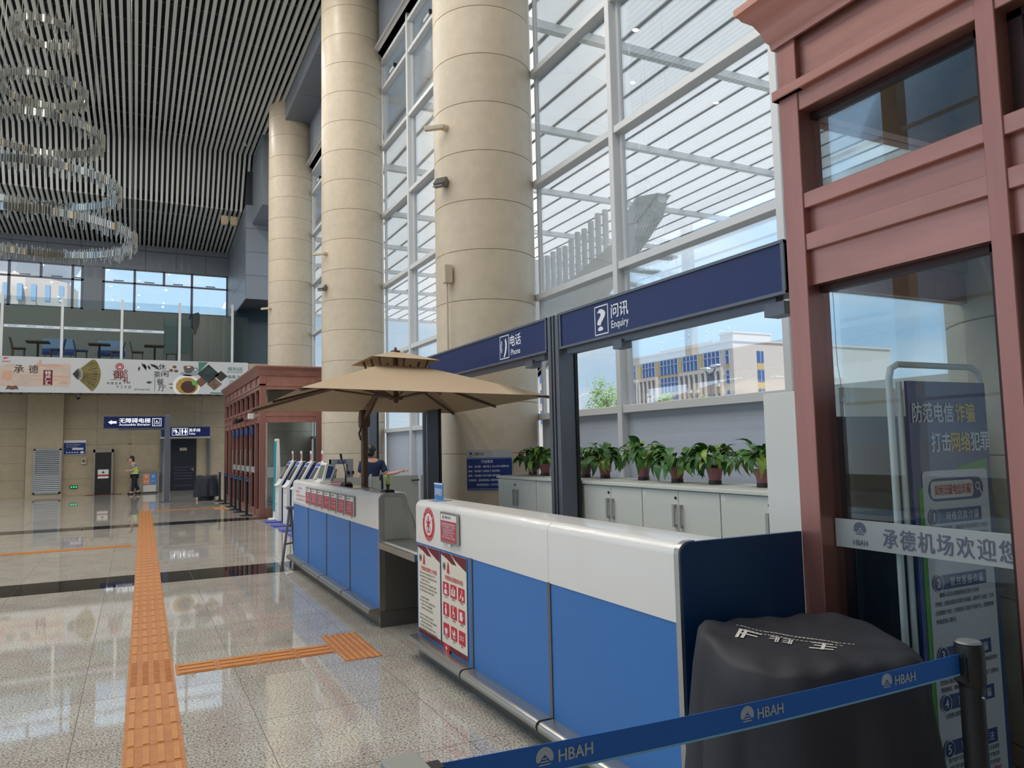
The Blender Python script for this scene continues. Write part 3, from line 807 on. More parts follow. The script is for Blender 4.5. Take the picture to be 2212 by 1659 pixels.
MB().box(2.40, 2.75, 6.67, 10.8, 0.71, 0.75).build('worktop', WHITEM, fc)
# dark glass inlay lying on the far counter
t = tag(MB().box(2.03, 2.23, 7.7, 9.3, 1.1875, 1.192).build('glass_sheet', mat('tinted_top_glass', srgb(150, 150, 146), 0.05, spec=0.8)), 'grey reflective glass sheet lying on the counter under the parasol', 'glass sheet')
# low accessible desk between the two counters
t = thing('low_desk', 'low white desk with a steel edge between the two blue counters', 'desk', (2.2, 6.16, 0))
MB().box(1.985, 2.76, 5.66, 6.645, 0.715, 0.757).build('desk_top', WHITE, t)
MB().box(1.965, 1.988, 5.66, 6.645, 0.705, 0.76).build('edge_band', STEEL, t)
MB().box(2.04, 2.30, 5.72, 6.62, 0.7575, 0.7595).build('glass_inlay', mat('desk_glass_grey', srgb(120, 122, 118), 0.08), t)
MB().box(2.42, 2.45, 5.66, 6.645, 0.0, 0.715).build('back_panel', mat('desk_recess_navy', srgb(24, 30, 58), 0.5), t)
MB().box(2.40, 2.43, 5.66, 6.645, 0.0, 0.08).build('kick_strip', STEELD, t)
t = thing('plastic_bag', 'crumpled clear plastic bag of snacks on the low desk', 'bag', (2.5, 6.35, 0.757))
mb = MB().ball((2.5, 6.35, 0.87), 0.09, 0.11, 0.113, 14, 9)
rnd = random.Random(3)
mb.v = [(x+rnd.uniform(-.012,.012), y+rnd.uniform(-.012,.012), z if z < 0.77 else z+rnd.uniform(-.012,.012)) for x, y, z in mb.v]
mb.build('bag_body', mat('bag_plastic', srgb(216, 218, 216), 0.25, spec=0.8), t)
MB().tube([(2.48, 6.33, 0.96), (2.47, 6.3, 1.04), (2.5, 6.28, 1.06), (2.53, 6.3, 1.0), (2.52, 6.34, 0.95)], 0.008, 6).build('bag_handle', MATS['bag_plastic'], t, smooth=60)
MB().box(2.44, 2.5, 6.255, 6.3, 0.76, 0.83).build('snack_packet', mat('snack_brown', srgb(150, 90, 70), 0.5), t)

# ------------------------------------------------------------------ notices, emblem and posters on the counters
def notice_frame(label, yc, zc, w, h, group, lines, big=False, fan=0.0):
    t = thing('notice_frame', label, 'notice', (CX, yc, zc-h/2), group)
    x = CX
    MB().box(x-0.022, x-0.004, yc-w/2, yc+w/2, zc-h/2, zc+h/2).build('frame', STEEL, t, bevel=0.004)
    c = (x-0.022, yc, zc); r, u = HX
    plate(PAPERW, t, (x-0.022, yc, zc), r, u, w-0.03, h-0.03, 'paper', 0.001)
    plate(REDN, t, (x-0.022, yc, zc-h*0.10), r, u, w-0.034, h*0.66, 'red_field', 0.002)
    ring2(INK, t, (x-0.022, yc+w*0.30, zc+h*0.34), r, u, 0.012, 0.007, 'logo', 0.003, 16)
    txt('承德普宁机场', INK, t, (x-0.022, yc+w*0.04, zc+h*0.345), r, u, 0.018, w*0.36, 0.01, lift=0.003)
    n = len(lines)
    for i, s in enumerate(lines):
        z = zc + h*0.13 - i*h*0.52/max(1, n)
        if isinstance(s, int): pseudo(SIGNW, t, (x-0.022, yc, z), r, u, h*(0.08 if not big else 0.07), min(w*0.84, w*0.085*s), s, i+int(yc*10))
        else: txt(s, SIGNW, t, (x-0.022, yc, z), r, u, h*0.085, w*0.78, 0.01, lift=0.0035)
    MB().box(x-0.018, x-0.004, yc-0.02, yc+0.02, zc-h/2-0.018, zc-h/2).build('clip', PAPERW, t)
    return t
red = [(4, 6, 7, 8), (8, 9, 6, 8), (9, 8, 6, 9), (5, 7), (9, 7, 8), (6, 8, 7, 8), (7, 5, 8, 6)]
ordn = ['first', 'second', 'third', 'fourth', 'fifth', 'sixth', 'seventh']
for i in range(7):
    notice_frame('%s red notice frame from the pink text sheet on the far counter' % ordn[i], 9.685-0.346*i, 1.022, 0.29, 0.205, 'red notice frames on the far counter', red[i])
notice_frame('single red notice frame beside the round emblem on the near counter', 4.91, 1.032, 0.32, 0.216, None,
             ('志愿服务站开放时间', 9, 7, 8, 7, 9), True)
t = thing('text_sheet', 'white sheet of pale red text at the far end of the parasol counter', 'notice', (CX, 10.31, 0.89))
plate(PAPERW, t, (CX, 10.31, 1.012), *HX, 0.86, 0.235, 'paper', 0.003)
PINK = mat('print_pink', srgb(222, 130, 136), 0.6)
for i, (n, x, w) in enumerate(((6, 10.30, 0.26), (8, 10.45, 0.3), (14, 10.25, 0.62), (14, 10.25, 0.62))):
    pseudo(PINK, t, (CX, x, 1.09-0.05*i), *HX, 0.03, w, n, i, lift=0.005)
# round volunteer emblem
t = thing('emblem_sticker', 'round red and white emblem sticker at the end of the near counter', 'sticker', (CX, 5.36, 0.9))
c = (CX, 5.365, 1.022); r, u = HX
shape2(RED, t, c, r, u, circ(0.127), 'red_disc', 0.0015)
ring2(PAPERW, t, c, r, u, 0.122, 0.119, 'white_line', 0.003, 40)
shape2(PAPERW, t, c, r, u, circ(0.083), 'white_disc', 0.0025)
shape2(RED, t, c, r, u, [(-0.045,0.035),(-0.03,0.02),(-0.012,0.018),(-0.01,0.06),(0.0,0.062),(0.008,0.058),(0.012,0.018),(0.03,0.022),(0.045,0.036),(0.04,0.012),(0.018,0.002),(0.012,-0.012),(-0.012,-0.012),(-0.018,0.0),(-0.04,0.01)], 'figure_mark', 0.004)
for s in (1, -1): ring2(RED, t, Vector(c)+Vector(r)*0.018*s+Vector(u)*(-0.035), r, u, 0.02, 0.013, 'heart_loop', 0.004, 20, 1.5)
for i in range(6):
    a = math.radians(150-24*i); up = Vector(r)*math.cos(a)+Vector(u)*math.sin(a)
    pseudo(PAPERW, t, Vector(c)+up*0.1025, up.cross(Vector((-1,0,0))), up, 0.024, 0.022, 1, i, lift=0.004)
pseudo(PAPERW, t, Vector(c)+Vector(u)*(-0.103), r, u, 0.012, 0.075, 9, 3, lift=0.004)
# two poster boards
def poster(label, ya, yb, title, kind):
    yc = (ya+yb)/2; w = ya-yb; z0, z1 = 0.185, 0.852; h = z1-z0; zc = (z0+z1)/2; r, u = HX
    t = thing('poster', label, 'poster', (CX, yc, z0), 'volunteer posters on the near counter')
    plate(PAPER, t, (CX, yc, zc), r, u, w, h, 'paper', 0.004, 0, 0.004)
    plate(MAROON, t, (CX, yc, z0+0.018), r, u, w, 0.036, 'foot_band', 0.005)
    O = (CX, yc, zc)
    shape2(MAROON, t, O, r, u, [(-w/2, h/2), (-w/2, h/2-0.018), (-w*0.25, h/2-0.04), (-w*0.05, h/2-0.066), (w*0.13, h/2-0.066), (0.0, h/2-0.03), (-w*0.12, h/2)], 'maroon_leaf', 0.005)
    shape2(MAROON, t, O, r, u, [(-w*0.1, h/2), (w*0.1, h/2-0.035), (w*0.3, h/2-0.062), (w/2, h/2-0.086), (w/2, h/2)], 'maroon_wing', 0.005)
    ring2(INK, t, (CX, yc+w*0.37, zc+h*0.355), r, u, 0.026, 0.02, 'round_logo', 0.006, 24, 1.0)
    shape2(INK, t, (CX, yc+w*0.37, zc+h*0.355), r, u, circ(0.011, 0.014), 'logo_core', 0.006)
    mcol = RED
    shape2(RED, t, (CX, yc+w*0.21, zc+h*0.35), r, u, [(-0.026,-0.04),(-0.012,0.005),(-0.008,0.03),(0.004,0.042),(0.014,0.02),(0.018,-0.005),(0.03,-0.042),(0.01,-0.028),(0,-0.045),(-0.01,-0.03)], 'ribbon_logo', 0.006)
    txt(title, RED, t, (CX, yc-0.005, zc+h*0.245), r, u, 0.034, w*0.72, 0.016, lift=0.006)
    if kind == 0:
        for i, n in enumerate((17, 19, 10, 18, 19, 16, 0, 9, 17, 12, 13, 0, 15, 18, 12, 17, 19, 18, 11)):
            if n: pseudo(INK, t, (CX, yc+w*(0.42 if n > 14 else 0.36), zc+h*0.19-i*0.0262), r, u, 0.014, 0.0195*n, n, i, align='LEFT', lift=0.006)
    else:
        cap = [4, 4, 4, 4, 4, 4, 4, 3, 3, 0]
        for i in range(10):
            cx = -w*0.31+w*0.31*(i % 3); cz = h*0.125-0.142*(i//3)
            P = Vector((CX, yc, zc))+Vector(r)*cx+Vector(u)*cz
            plate(RED, t, P, r, u, 0.11, 0.09, 'red_icon_field', 0.006, 0.008)
            def sh(pts, lift=0.0075): shape2(PAPERW, t, P, r, u, pts, 'icon', lift)
            if i == 0: sh(circ(0.016, n=16, c=(0, 0.018))); sh([(-0.03,-0.035),(-0.022,-0.006),(0,-0.002),(0.022,-0.006),(0.03,-0.035)])
            elif i == 1: plate(PAPERW, t, P-Vector(u)*0.006, r, u, 0.066, 0.046, 'icon', 0.0075, 0.004); ring2(PAPERW, t, P+Vector(u)*0.02, r, u, 0.014, 0.009, 'icon', 0.0075, 14); ring2(RED, t, P-Vector(u)*0.006, r, u, 0.013, 0.008, 'icon_mark', 0.009, 16)
            elif i == 2: sh([(-0.03,-0.03),(-0.02,-0.03),(0.008,0.0),(0.002,0.01),(-0.01,0.0)]); plate(PAPERW, t, P+Vector(r)*0.025-Vector(u)*0.02, r, u, 0.026, 0.026, 'icon', 0.0075, 0.003); ring2(PAPERW, t, P+Vector(r)*0.012+Vector(u)*0.022, r, u, 0.011, 0.007, 'icon', 0.0075, 14)
            elif i == 3: sh(circ(0.012, n=14, c=(0, 0.024))); sh(circ(0.017, 0.026, 16, (0, -0.012)))
            elif i == 4: ring2(PAPERW, t, P-Vector(u)*0.012, r, u, 0.022, 0.017, 'icon', 0.0075, 20); sh(circ(0.008, n=12, c=(-0.006, 0.034))); sh([(-0.012,0.024),(-0.002,0.024),(0.0,0.002),(0.018,0.0),(0.026,-0.026),(0.02,-0.028),(0.012,-0.008),(-0.008,-0.008)], 0.0078)
            elif i == 5: plate(PAPERW, t, P-Vector(r)*0.008, r, u, 0.044, 0.056, 'icon', 0.0075, 0.003); sh([(0.005,-0.03),(0.01,-0.034),(0.034,0.0),(0.028,0.004)], 0.0085)
            elif i == 6: sh([(-0.026,0.012),(0.026,0.012),(0.018,-0.024),(-0.018,-0.024)]); ring2(PAPERW, t, P+Vector(r)*0.026-Vector(u)*0.004, r, u, 0.011, 0.007, 'icon', 0.0075, 14); plate(PAPERW, t, P-Vector(u)*0.033, r, u, 0.046, 0.005, 'icon', 0.0075)
            elif i == 7: sh([(-0.036,0.018),(-0.03,0.022),(-0.022,0.006),(0.004,0.006),(0.004,0.03),(0.026,0.012),(0.022,-0.012),(-0.016,-0.012)]); sh(circ(0.008, n=12, c=(-0.01, -0.026))); sh(circ(0.008, n=12, c=(0.016, -0.026)))
            elif i == 8:
                for s in (-1, 1): ring2(PAPERW, t, P+Vector(r)*0.017*s, r, u, 0.016, 0.011, 'icon', 0.0075, 18)
            else:
                plate(PAPERW, t, P+Vector(u)*0.016, r, u, 0.03, 0.01, 'icon', 0.0075); plate(PAPERW, t, P+Vector(u)*0.016, r, u, 0.01, 0.03, 'icon', 0.008)
                [pseudo(PAPERW, t, P-Vector(u)*(0.014+0.017*q), r, u, 0.012, 0.084, 6, q, lift=0.008) for q in (0, 1)]
            if cap[i]: pseudo(INK, t, P-Vector(u)*0.057, r, u, 0.014, 0.014*cap[i], cap[i], i, lift=0.006)
poster('cream poster of small grey text with maroon corners on the near counter', 5.60, 5.135, '学雷锋志愿服务工作制度', 0)
poster('cream poster of red service icons with maroon corners on the near counter', 5.105, 4.65, '学雷锋志愿服务项目', 1)
# small blue table sign
t = thing('table_sign', 'small blue accessible service sign on the near counter', 'sign', (2.1, 5.45, 1.187))
MB().box(2.03, 2.17, 5.36, 5.48, 1.187, 1.193).build('base', mat('acrylic_clear', srgb(150, 176, 190), 0.1), t)
MB().box(2.095, 2.10, 5.36, 5.54, 1.193, 1.325).build('board', PBLUE2, t)
plate(PAPERW, t, (2.095, 5.45, 1.316), *HX, 0.18, 0.01, 'white_line', 0.002)
txt('无障碍服务', SIGNW, t, (2.095, 5.45, 1.255), *HX, 0.06, 0.165, 0.012, lift=0.003)
# tablet, microphone, call button, leaflets on the far counter
t = thing('tablet_terminal', 'white desktop tablet terminal on the parasol counter', 'tablet', (2.12, 9.55, 1.187))
MB().box(2.04, 2.2, 9.4, 9.68, 1.187, 1.21).build('base', WHITEM, t, bevel=0.006)
MB().prism([(2.07, 1.21), (2.13, 1.43), (2.16, 1.43), (2.11, 1.21)], 'y', 9.40, 9.70).build('screen_body', WHITEM, t, bevel=0.006)
MB().prism([(2.072, 1.24), (2.118, 1.405), (2.122, 1.405), (2.078, 1.24)], 'y', 9.43, 9.67).build('screen', SCREENG, t)
MB().prism([(2.16, 1.21), (2.22, 1.36), (2.25, 1.35), (2.2, 1.21)], 'y', 9.33, 9.39).build('card_reader', GREYP, t)
t = thing('microphone', 'black gooseneck microphone standing on the parasol counter', 'microphone', (2.1, 8.3, 1.187))
MB().prism([(8.2, 1.192), (8.43, 1.192), (8.4, 1.215), (8.34, 1.235), (8.28, 1.235), (8.22, 1.215)], 'x', 2.06, 2.15).build('base', BLACK, t, bevel=0.004)
MB().tube([(2.1, 8.33, 1.23), (2.1, 8.34, 1.33), (2.09, 8.37, 1.42), (2.075, 8.42, 1.5)], [0.012, 0.006, 0.005, 0.006], 8).build('gooseneck', BLACK, t, smooth=60)
MB().cyl((2.075, 8.42, 1.49), (2.07, 8.435, 1.545), 0.013, n=10).build('capsule', BLACK, t, smooth=50)
t = thing('call_stand', 'small black swivel device at the near end of the parasol counter', 'device', (2.12, 6.85, 1.187))
MB().prism([(6.76, 1.187), (6.94, 1.187), (6.91, 1.21), (6.80, 1.212)], 'x', 2.08, 2.17).build('base', BLACK, t, bevel=0.004)
MB().cyl((2.125, 6.85, 1.21), (2.125, 6.85, 1.245), 0.012, n=10).build('stalk', BLACK, t, smooth=40)
MB().box(2.11, 2.14, 6.835, 6.865, 1.24, 1.262).build('button_head', BLACK, t)
t = thing('leaflet', 'small pink and white leaflet on the counter by the tablet', 'leaflet', (2.12, 8.95, 1.192))
MB().prism([(8.85, 1.193), (9.0, 1.193), (8.96, 1.225), (8.95, 1.225), (8.94, 1.195)], 'x', 2.08, 2.2).build('sheet', mat('leaflet_pink', srgb(226, 180, 190), 0.5), t)
def hooked(label, x, y, M, M2):
    t = thing('hooked_umbrella', label, 'umbrella', (x, y, 0.0))
    MB().cyl((x, y, 0.0), (x, y, 1.0), 0.012, 0.035, n=10).build('folded_cover', M2, t, smooth=50)
    MB().tube([(x, y, 1.0), (x, y, 1.2), (x, y+0.01, 1.27), (x, y+0.035, 1.295), (x, y+0.06, 1.275), (x, y+0.065, 1.24)], 0.014, 8).build('hook_handle', M, t, smooth=60)
hooked('white hooked umbrella handle rising behind the parasol counter', 2.46, 8.55, WHITEM, WHITEM)
hooked('dark green hooked umbrella handle behind the parasol counter', 2.48, 8.2, mat('handle_dark_green', srgb(30, 50, 48), 0.4), BLACK)
hooked('lime green hooked umbrella handle behind the parasol counter', 2.46, 7.9, mat('handle_lime', srgb(186, 210, 60), 0.4), mat('umbrella_cream', srgb(206, 196, 176), 0.6))
# ------------------------------------------------------------------ sign gantry in front of the cabinets
GX = 3.42
def gantry_post(label, x, y0, top=2.795):
    t = thing('sign_post', label, 'post', (x+0.085, y0+0.1, 0), 'dark grey sign posts behind the counters')
    MB().box(x, x+0.17, y0, y0+0.2, 0, top).build('shaft', DKSTEEL, t, bevel=0.012, seg=2)
    for dy in (0.06, 0.115): MB().box(x-0.006, x+0.002, y0+dy, y0+dy+0.014, 0.0, top-0.01).build('groove_strip', BLACKM, t)
    MB().box(x+0.165, x+0.195, y0-0.012, y0+0.035, 0, top-0.05).build('edge_strip', BLACKM, t)
    MB().box(x-0.04, x+0.2, y0-0.04, y0+0.24, 0, 0.02).build('base_plate', DKSTEEL, t)
gantry_post('dark grey sign post between the phone and enquiry signs', GX, 5.825)
gantry_post('dark grey sign post at the left end of the phone sign', GX, 9.28)
gantry_post('dark grey post seen behind the woman under the parasol', 4.02, 14.15)
def hall_sign(label, y0, y1):
    t = thing('hanging_sign', label, 'sign', (GX+0.08, (y0+y1)/2, 2.474))
    MB().box(GX+0.015, GX+0.14, y0, y1, 2.474, 2.78).build('panel', SIGNB, t)
    for a, b in ((2.772, 2.792), (2.462, 2.482)): MB().box(GX+0.003, GX+0.15, y0, y1, a, b).build('edge_rail', DKSTEEL, t)
    for yy in (y0, y1-0.025): MB().box(GX+0.005, GX+0.15, yy, yy+0.025, 2.47, 2.786).build('end_cap', DKSTEEL, t)
    MB().box(GX+0.05, GX+0.115, y0+0.12, y1-0.06, 2.41, 2.474).build('under_rail', DKSTEEL, t)
    return t
FX = GX+0.015
def icon_box(t, y, z, w, h, b=0.010):
    for (dy, dz, ww, hh) in ((0, h/2, w, b), (0, -h/2, w, b), (w/2, 0, b, h), (-w/2, 0, b, h)):
        plate(SIGNW, t, (FX, y+dy, z+dz), *HX, ww+(b if hh == b else 0), hh, 'icon_border', 0.002)
t = hall_sign('long blue enquiry sign over the near counter', 3.16, 5.81)
icon_box(t, 5.13, 2.621, 0.192, 0.236)
txt('?', SIGNW, t, (FX, 5.13, 2.623), *HX, 0.25, 0.10, 0.03, lift=0.002, res=4)
txt('问讯', SIGNW, t, (FX, 4.868, 2.668), *HX, 0.125, 0.236, 0.02, lift=0.002, res=3)
txt('Enquiry', SIGNW, t, (FX, 4.868, 2.55), *HX, 0.087, 0.236, 0.015, lift=0.002, res=3)
MB().box(GX+0.03, GX+0.15, 3.2, 3.36, 2.35, 2.43).build('end_bracket', DKSTEEL, t)
MB().box(GX+0.03, GX+0.13, 4.88, 5.0, 2.36, 2.43).build('end_bracket', DKSTEEL, t)
t = hall_sign('long blue phone sign left of the dark grey post', 6.05, 9.26)
icon_box(t, 6.96, 2.627, 0.21, 0.236)
hs = 1.276
shape2(SIGNW, t, (FX, 6.96, 2.627), *HX, [(a*hs, b*hs) for a, b in ((-0.03,-0.07),(-0.012,-0.075),(0.012,-0.03),(0.02,0.02),(0.012,0.06),(0.03,0.068),(0.045,0.03),(0.045,-0.01),(0.03,-0.05),(0.0,-0.085))], 'handset', 0.002)
for k in range(2):
    arc = [(-(0.045+0.025*k)*math.cos(math.radians(a)), (0.06+0.03*k)*math.sin(math.radians(a))) for a in range(-50, 51, 20)]
    inner = [(x*0.86, y*0.86) for x, y in arc][::-1]
    shape2(SIGNW, t, (FX, 6.98, 2.635), *HX, arc+inner, 'ring_wave', 0.002)
txt('电话', SIGNW, t, (FX, 6.705, 2.672), *HX, 0.125, 0.242, 0.02, lift=0.002, res=3)
txt('Phone', SIGNW, t, (FX, 6.705, 2.555), *HX, 0.084, 0.205, 0.015, lift=0.002, res=3)
MB().box(GX+0.03, GX+0.13, 6.38, 6.53, 2.36, 2.43).build('end_bracket', DKSTEEL, t)
# ------------------------------------------------------------------ white cabinets by the window with plants on top
def handle(par, x, y, z0, z1):
    m = MB(); m.box(x-0.03, x-0.018, y-0.012, y+0.012, z0, z1); m.box(x-0.018, x, y-0.012, y+0.012, z1-0.022, z1); m.box(x-0.018, x, y-0.012, y+0.012, z0, z0+0.022)
    m.build('handle', mat('handle_grey', srgb(168, 170, 166), 0.4), par)
cabs = [(6.74, 7.63), (5.84, 6.735), (4.955, 5.835), (4.05, 4.95), (3.56, 4.045)]
cl = ['white cabinet unit standing against the stone column', 'white cabinet unit half hidden by the dark sign post', 'white cabinet unit right of the dark sign post',
      'fourth white cabinet unit along from the stone column', 'white cabinet unit next to the tall white box']
for i, (a, b) in enumerate(cabs):
    t = thing('cabinet', cl[i], 'cabinet', (3.9, (a+b)/2, 0), 'white cabinets along the window')
    MB().box(3.672, 4.2, a+0.002, b-0.002, 0.06, 1.236).build('body', CABW, t)
    MB().box(3.7, 4.18, a+0.01, b-0.01, 0, 0.06).build('plinth', GREYD, t)
    mid = (a+b)/2 if b-a > 0.6 else a
    ds = [(a, mid), (mid, b)] if b-a > 0.6 else [(a, b)]
    for j, (p, q) in enumerate(ds):
        d = MB().box(3.652, 3.672, p+0.003, q-0.003, 0.07, 1.23).build('door', CABW, t)
        hy = (q-0.035 if j == 0 else p+0.035) if len(ds) > 1 else p+0.035
        handle(d, 3.652, hy, 0.96, 1.13)
    MB().cyl((3.645, mid+0.03, 1.178), (3.66, mid+0.03, 1.178), 0.011, n=10).build('lock', BLACK, t)
    lab = plate(PAPERW, t, (3.652, b-0.03, 1.2), *HX, 0.05, 0.035, 'asset_label', 0.001)
t = tag(MB().box(3.63, 4.22, 3.56, 7.63, 1.24, 1.267).build('counter_board', CABW, None, bevel=0.003), 'long white top board across the window cabinets carrying the plants', 'worktop')
t = thing('tall_cabinet', 'tall plain white box cabinet between the plants and the copper vestibule', 'cabinet', (3.9, 3.25, 0))
MB().box(3.62, 4.25, 2.97, 3.55, 0, 1.895).build('body', WHITEM, t, bevel=0.003)
MB().box(3.6, 3.62, 2.97, 3.55, 0.02, 1.89).build('front_panel', WHITEM, t)
leafmesh = []
def leaf_mesh(L, W, droop, M):
    vs = []; fs = []; n = 5
    for i in range(n+1):
        s = i/n; w = W*math.sin(math.pi*min(1, (s*0.9+0.1))**0.8)*0.5*(1.15-0.4*s)
        if i == n: w = 0.001
        x = L*s*math.cos(droop*s); z = 0.03*math.sin(s*2)-L*s*math.sin(droop*s)
        vs += [(x, -w, z+w*0.25), (x, 0, z), (x, w, z+w*0.25)]
    for i in range(n): fs += [(3*i, 3*i+3, 3*i+4, 3*i+1), (3*i+1, 3*i+4, 3*i+5, 3*i+2)]
    me = bpy.data.meshes.new('leaf'); me.from_pydata(vs, [], fs); me.materials.append(M); me.shade_smooth()
    return me
for L, W, dr, M in ((0.15, 0.075, 0.5, LEAF), (0.17, 0.08, 0.9, LEAF), (0.13, 0.07, 0.3, LEAF), (0.16, 0.075, 1.2, LEAF2), (0.12, 0.06, 0.7, LEAF2), (0.14, 0.07, 1.0, LEAF)):
    leafmesh.append(leaf_mesh(L, W, dr, M))
pots = [(4.0, 7.45), (3.95, 7.08), (4.02, 6.37), (4.03, 6.04), (4.05, 5.46), (3.99, 4.92), (4.0, 4.48), (3.97, 3.95)]
pl = ['leafy pot plant furthest along, in front of the stone column', 'leafy pot plant just left of the dark sign post', 'leafy pot plant just right of the dark sign post',
      'leafy pot plant under the grey window mullion', 'leafy pot plant right of the mullion, with a pointed crown', 'largest leafy pot plant in the middle of the right group',
      'leafy pot plant third from the tall white box end', 'leafy pot plant half hidden by the tall white box']
pl[6] = 'leafy pot plant second from the tall white box'
for i, (px, py) in enumerate(pots):
    rnd = random.Random(20+i); z0 = 1.267
    t = thing('potted_plant', pl[i], 'plant', (px, py, z0), 'potted plants on the window cabinets')
    MB().lathe([(0.042, 0.028), (0.045, 0.03), (0.062, 0.118), (0.066, 0.118), (0.066, 0.128), (0.058, 0.128), (0.056, 0.11)], (px, py, z0), 20).build('pot', POT, t, smooth=40)
    MB().lathe([(0.046, 0), (0.05, 0.004), (0.048, 0.03), (0.043, 0.03)], (px, py, z0), 20).build('saucer', POTD, t, smooth=40)
    MB().lathe([(0.056, 0.105), (0.03, 0.115), (0.001, 0.118)], (px, py, z0), 14).build('soil', SOIL, t)
    st = MB(); big = 1.12 if i in (4, 5) else 1.0
    for k in range(66):
        a = rnd.uniform(0, 6.283); q = rnd.random()
        el = rnd.uniform(0.15, 1.3); R0 = (0.03+0.15*math.cos(el)*rnd.uniform(0.5, 1.0))*big; H0 = (0.14+0.155*math.sin(el)*rnd.uniform(0.6, 1.0))*(1.1 if i == 4 else 1)
        p = Vector((px+R0*math.cos(a), py+R0*math.sin(a), z0+H0))
        o = link('leaf', rnd.choice(leafmesh if q < 0.75 else leafmesh[:3]), t)
        s = rnd.uniform(0.75, 1.12)*big
        o.location = p; o.scale = (s, s, s)
        o.rotation_euler = (rnd.uniform(-0.4, 0.4), rnd.uniform(-0.35, 0.55) - (0.35 if el > 0.9 else -0.25), a+rnd.uniform(-0.5, 0.5))
        if k % 3 == 0: st.tube([(px, py, z0+0.11), ((px+p.x)/2, (py+p.y)/2, (z0+0.13+p.z)/2+0.01), tuple(p)], 0.003, 4)
    st.build('stems', STEM, t)
# ------------------------------------------------------------------ notice board on the column
t = thing('column_notice', 'blue and white notice board mounted on the stone column', 'notice', (3.83, 8.9, 1.0))
# flat board square to the hall, fixed to the column face nearest the counter
nb = Vector((-0.42, -0.9075, 0)).normalized(); rr = Vector((0.9075, -0.42, 0)).normalized()
cc = Vector((COLX, COLY[1], 0)) + nb*(COLR+0.03)
cz = 1.285; wq, hq = 0.60, 0.53
rgt = nb.cross(Vector((0,0,1))); rgt = -rgt if rgt.x < 0 else rgt
def NB(dx, dz): return cc + rgt*dx + Vector((0,0,cz+dz))
UZ = (0,0,1)
MB().obox(NB(0, 0)-nb*0.012, rgt, nb, UZ, wq/2, 0.012, hq/2).build('board', mat('notice_silver', srgb(176, 178, 184), 0.35), t)
plate(PBLUE, t, NB(0, -0.052), rgt, UZ, wq, hq*0.80-0.0, 'blue_field', 0.002)
plate(mat('notice_line', srgb(120, 160, 210), 0.5), t, NB(0, 0.15), rgt, UZ, wq, 0.008, 'rule_line', 0.003)
plate(MATS['notice_line'], t, NB(0, -0.25), rgt, UZ, wq, 0.008, 'rule_line', 0.003)
shape2(INK, t, NB(-0.245, 0.215), rgt, UZ, [(0.018*math.cos(math.radians(a)), 0.018*math.sin(math.radians(a))) for a in range(-20, 201, 20)], 'logo_arc', 0.003)
plate(INK, t, NB(-0.245, 0.187), rgt, UZ, 0.05, 0.005, 'logo_line', 0.003)
txt('承德普宁机场', INK, t, NB(-0.135, 0.215), rgt, UZ, 0.028, 0.125, 0.01, lift=0.003)
txt('CHENGDE PUNING AIRPORT', INK, t, NB(-0.135, 0.193), rgt, UZ, 0.010, 0.125, 0.004, lift=0.003)
txt('行业规范', SIGNW, t, NB(-0.03, 0.11), rgt, UZ, 0.045, 0.155, 0.01, lift=0.003)
for i, (s, x, w) in enumerate((('宗旨：安全第一 服务至上 以人为本 回报社会', -0.28, 0.54), ('使命：感动客户 成就员工 航空惠民', -0.28, 0.42), ('精神：勇担重任 敢于创新 协同奋进', -0.28, 0.42), ('文明服务：接待旅客热心 解答问题耐心', -0.28, 0.46), ('接收意见虚心 工作认真细心', -0.17, 0.35))):
    txt(s, SIGNW, t, NB(x, 0.045-i*0.06), rgt, UZ, 0.03, w, 0.012, align='LEFT', lift=0.003)
# ------------------------------------------------------------------ cantilever parasol
t = thing('parasol', 'large beige double-tier cantilever parasol over the far counter', 'parasol', (2.42, 8.72, 0))
A, B, C_, D = Vector((1.22, 6.33, 2.12)), Vector((3.93, 6.9, 2.12)), Vector((3.87, 9.46, 2.06)), Vector((1.156, 8.82, 2.06))
cen = (A+B+C_+D)/4; cen.z = 2.47
def tier(name, corners, cen, f, zt, sag, thick=0.004):
    """square canopy panels from a small square opening (fraction f) down to the rim corners"""
    mb = MB(); n = 8
    for i in range(4):
        P, Q = corners[i], corners[(i+1) % 4]
        row = []
        for j in range(n+1):
            s = j/n
            rim = P.lerp(Q, s); rim = rim + Vector((0, 0, 0.0))
            line = []
            for k in range(7):
                q = k/6
                top = Vector((cen.x, cen.y, zt))
                inner = top.lerp(Vector((rim.x, rim.y, zt)), f)
                p = inner.lerp(rim, q)
                p.z = zt + (rim.z-zt)*q - sag*math.sin(math.pi*q)*(math.sin(math.pi*s)) 
                line.append(p)
            row.append(line)
        vs = [p for l in row for p in l]; off = [p-Vector((0,0,thick)) for p in vs]
        fs = []; m = 7
        for j in range(n):
            for k in range(m-1):
                a = j*m+k; fs.append((a, a+m, a+m+1, a+1)); o = len(vs); fs.append((o+a+1, o+a+m+1, o+a+m, o+a))
        mb.add(vs+off, fs)
    return mb.build(name, KHAKI, t, smooth=60)
tier('canopy', [A, B, C_, D], cen, 0.20, 2.475, 0.03)
hub = Vector((cen.x, cen.y, 0))
def up(c, f, z): v = Vector((cen.x, cen.y, 0)).lerp(Vector((c.x, c.y, 0)), f); v.z = z; return v
uc = [up(c, 0.30, 2.545-0.02*(i in (2, 3))) for i, c in enumerate((A, B, C_, D))]
tier('vent_canopy', uc, cen, 0.02, 2.665, 0.01)
MB().lathe([(0.05, 0), (0.055, 0.012), (0.02, 0.022), (0.012, 0.05), (0.001, 0.055)], (cen.x, cen.y, 2.655), 14).build('finial', BRONZE, t, smooth=40)
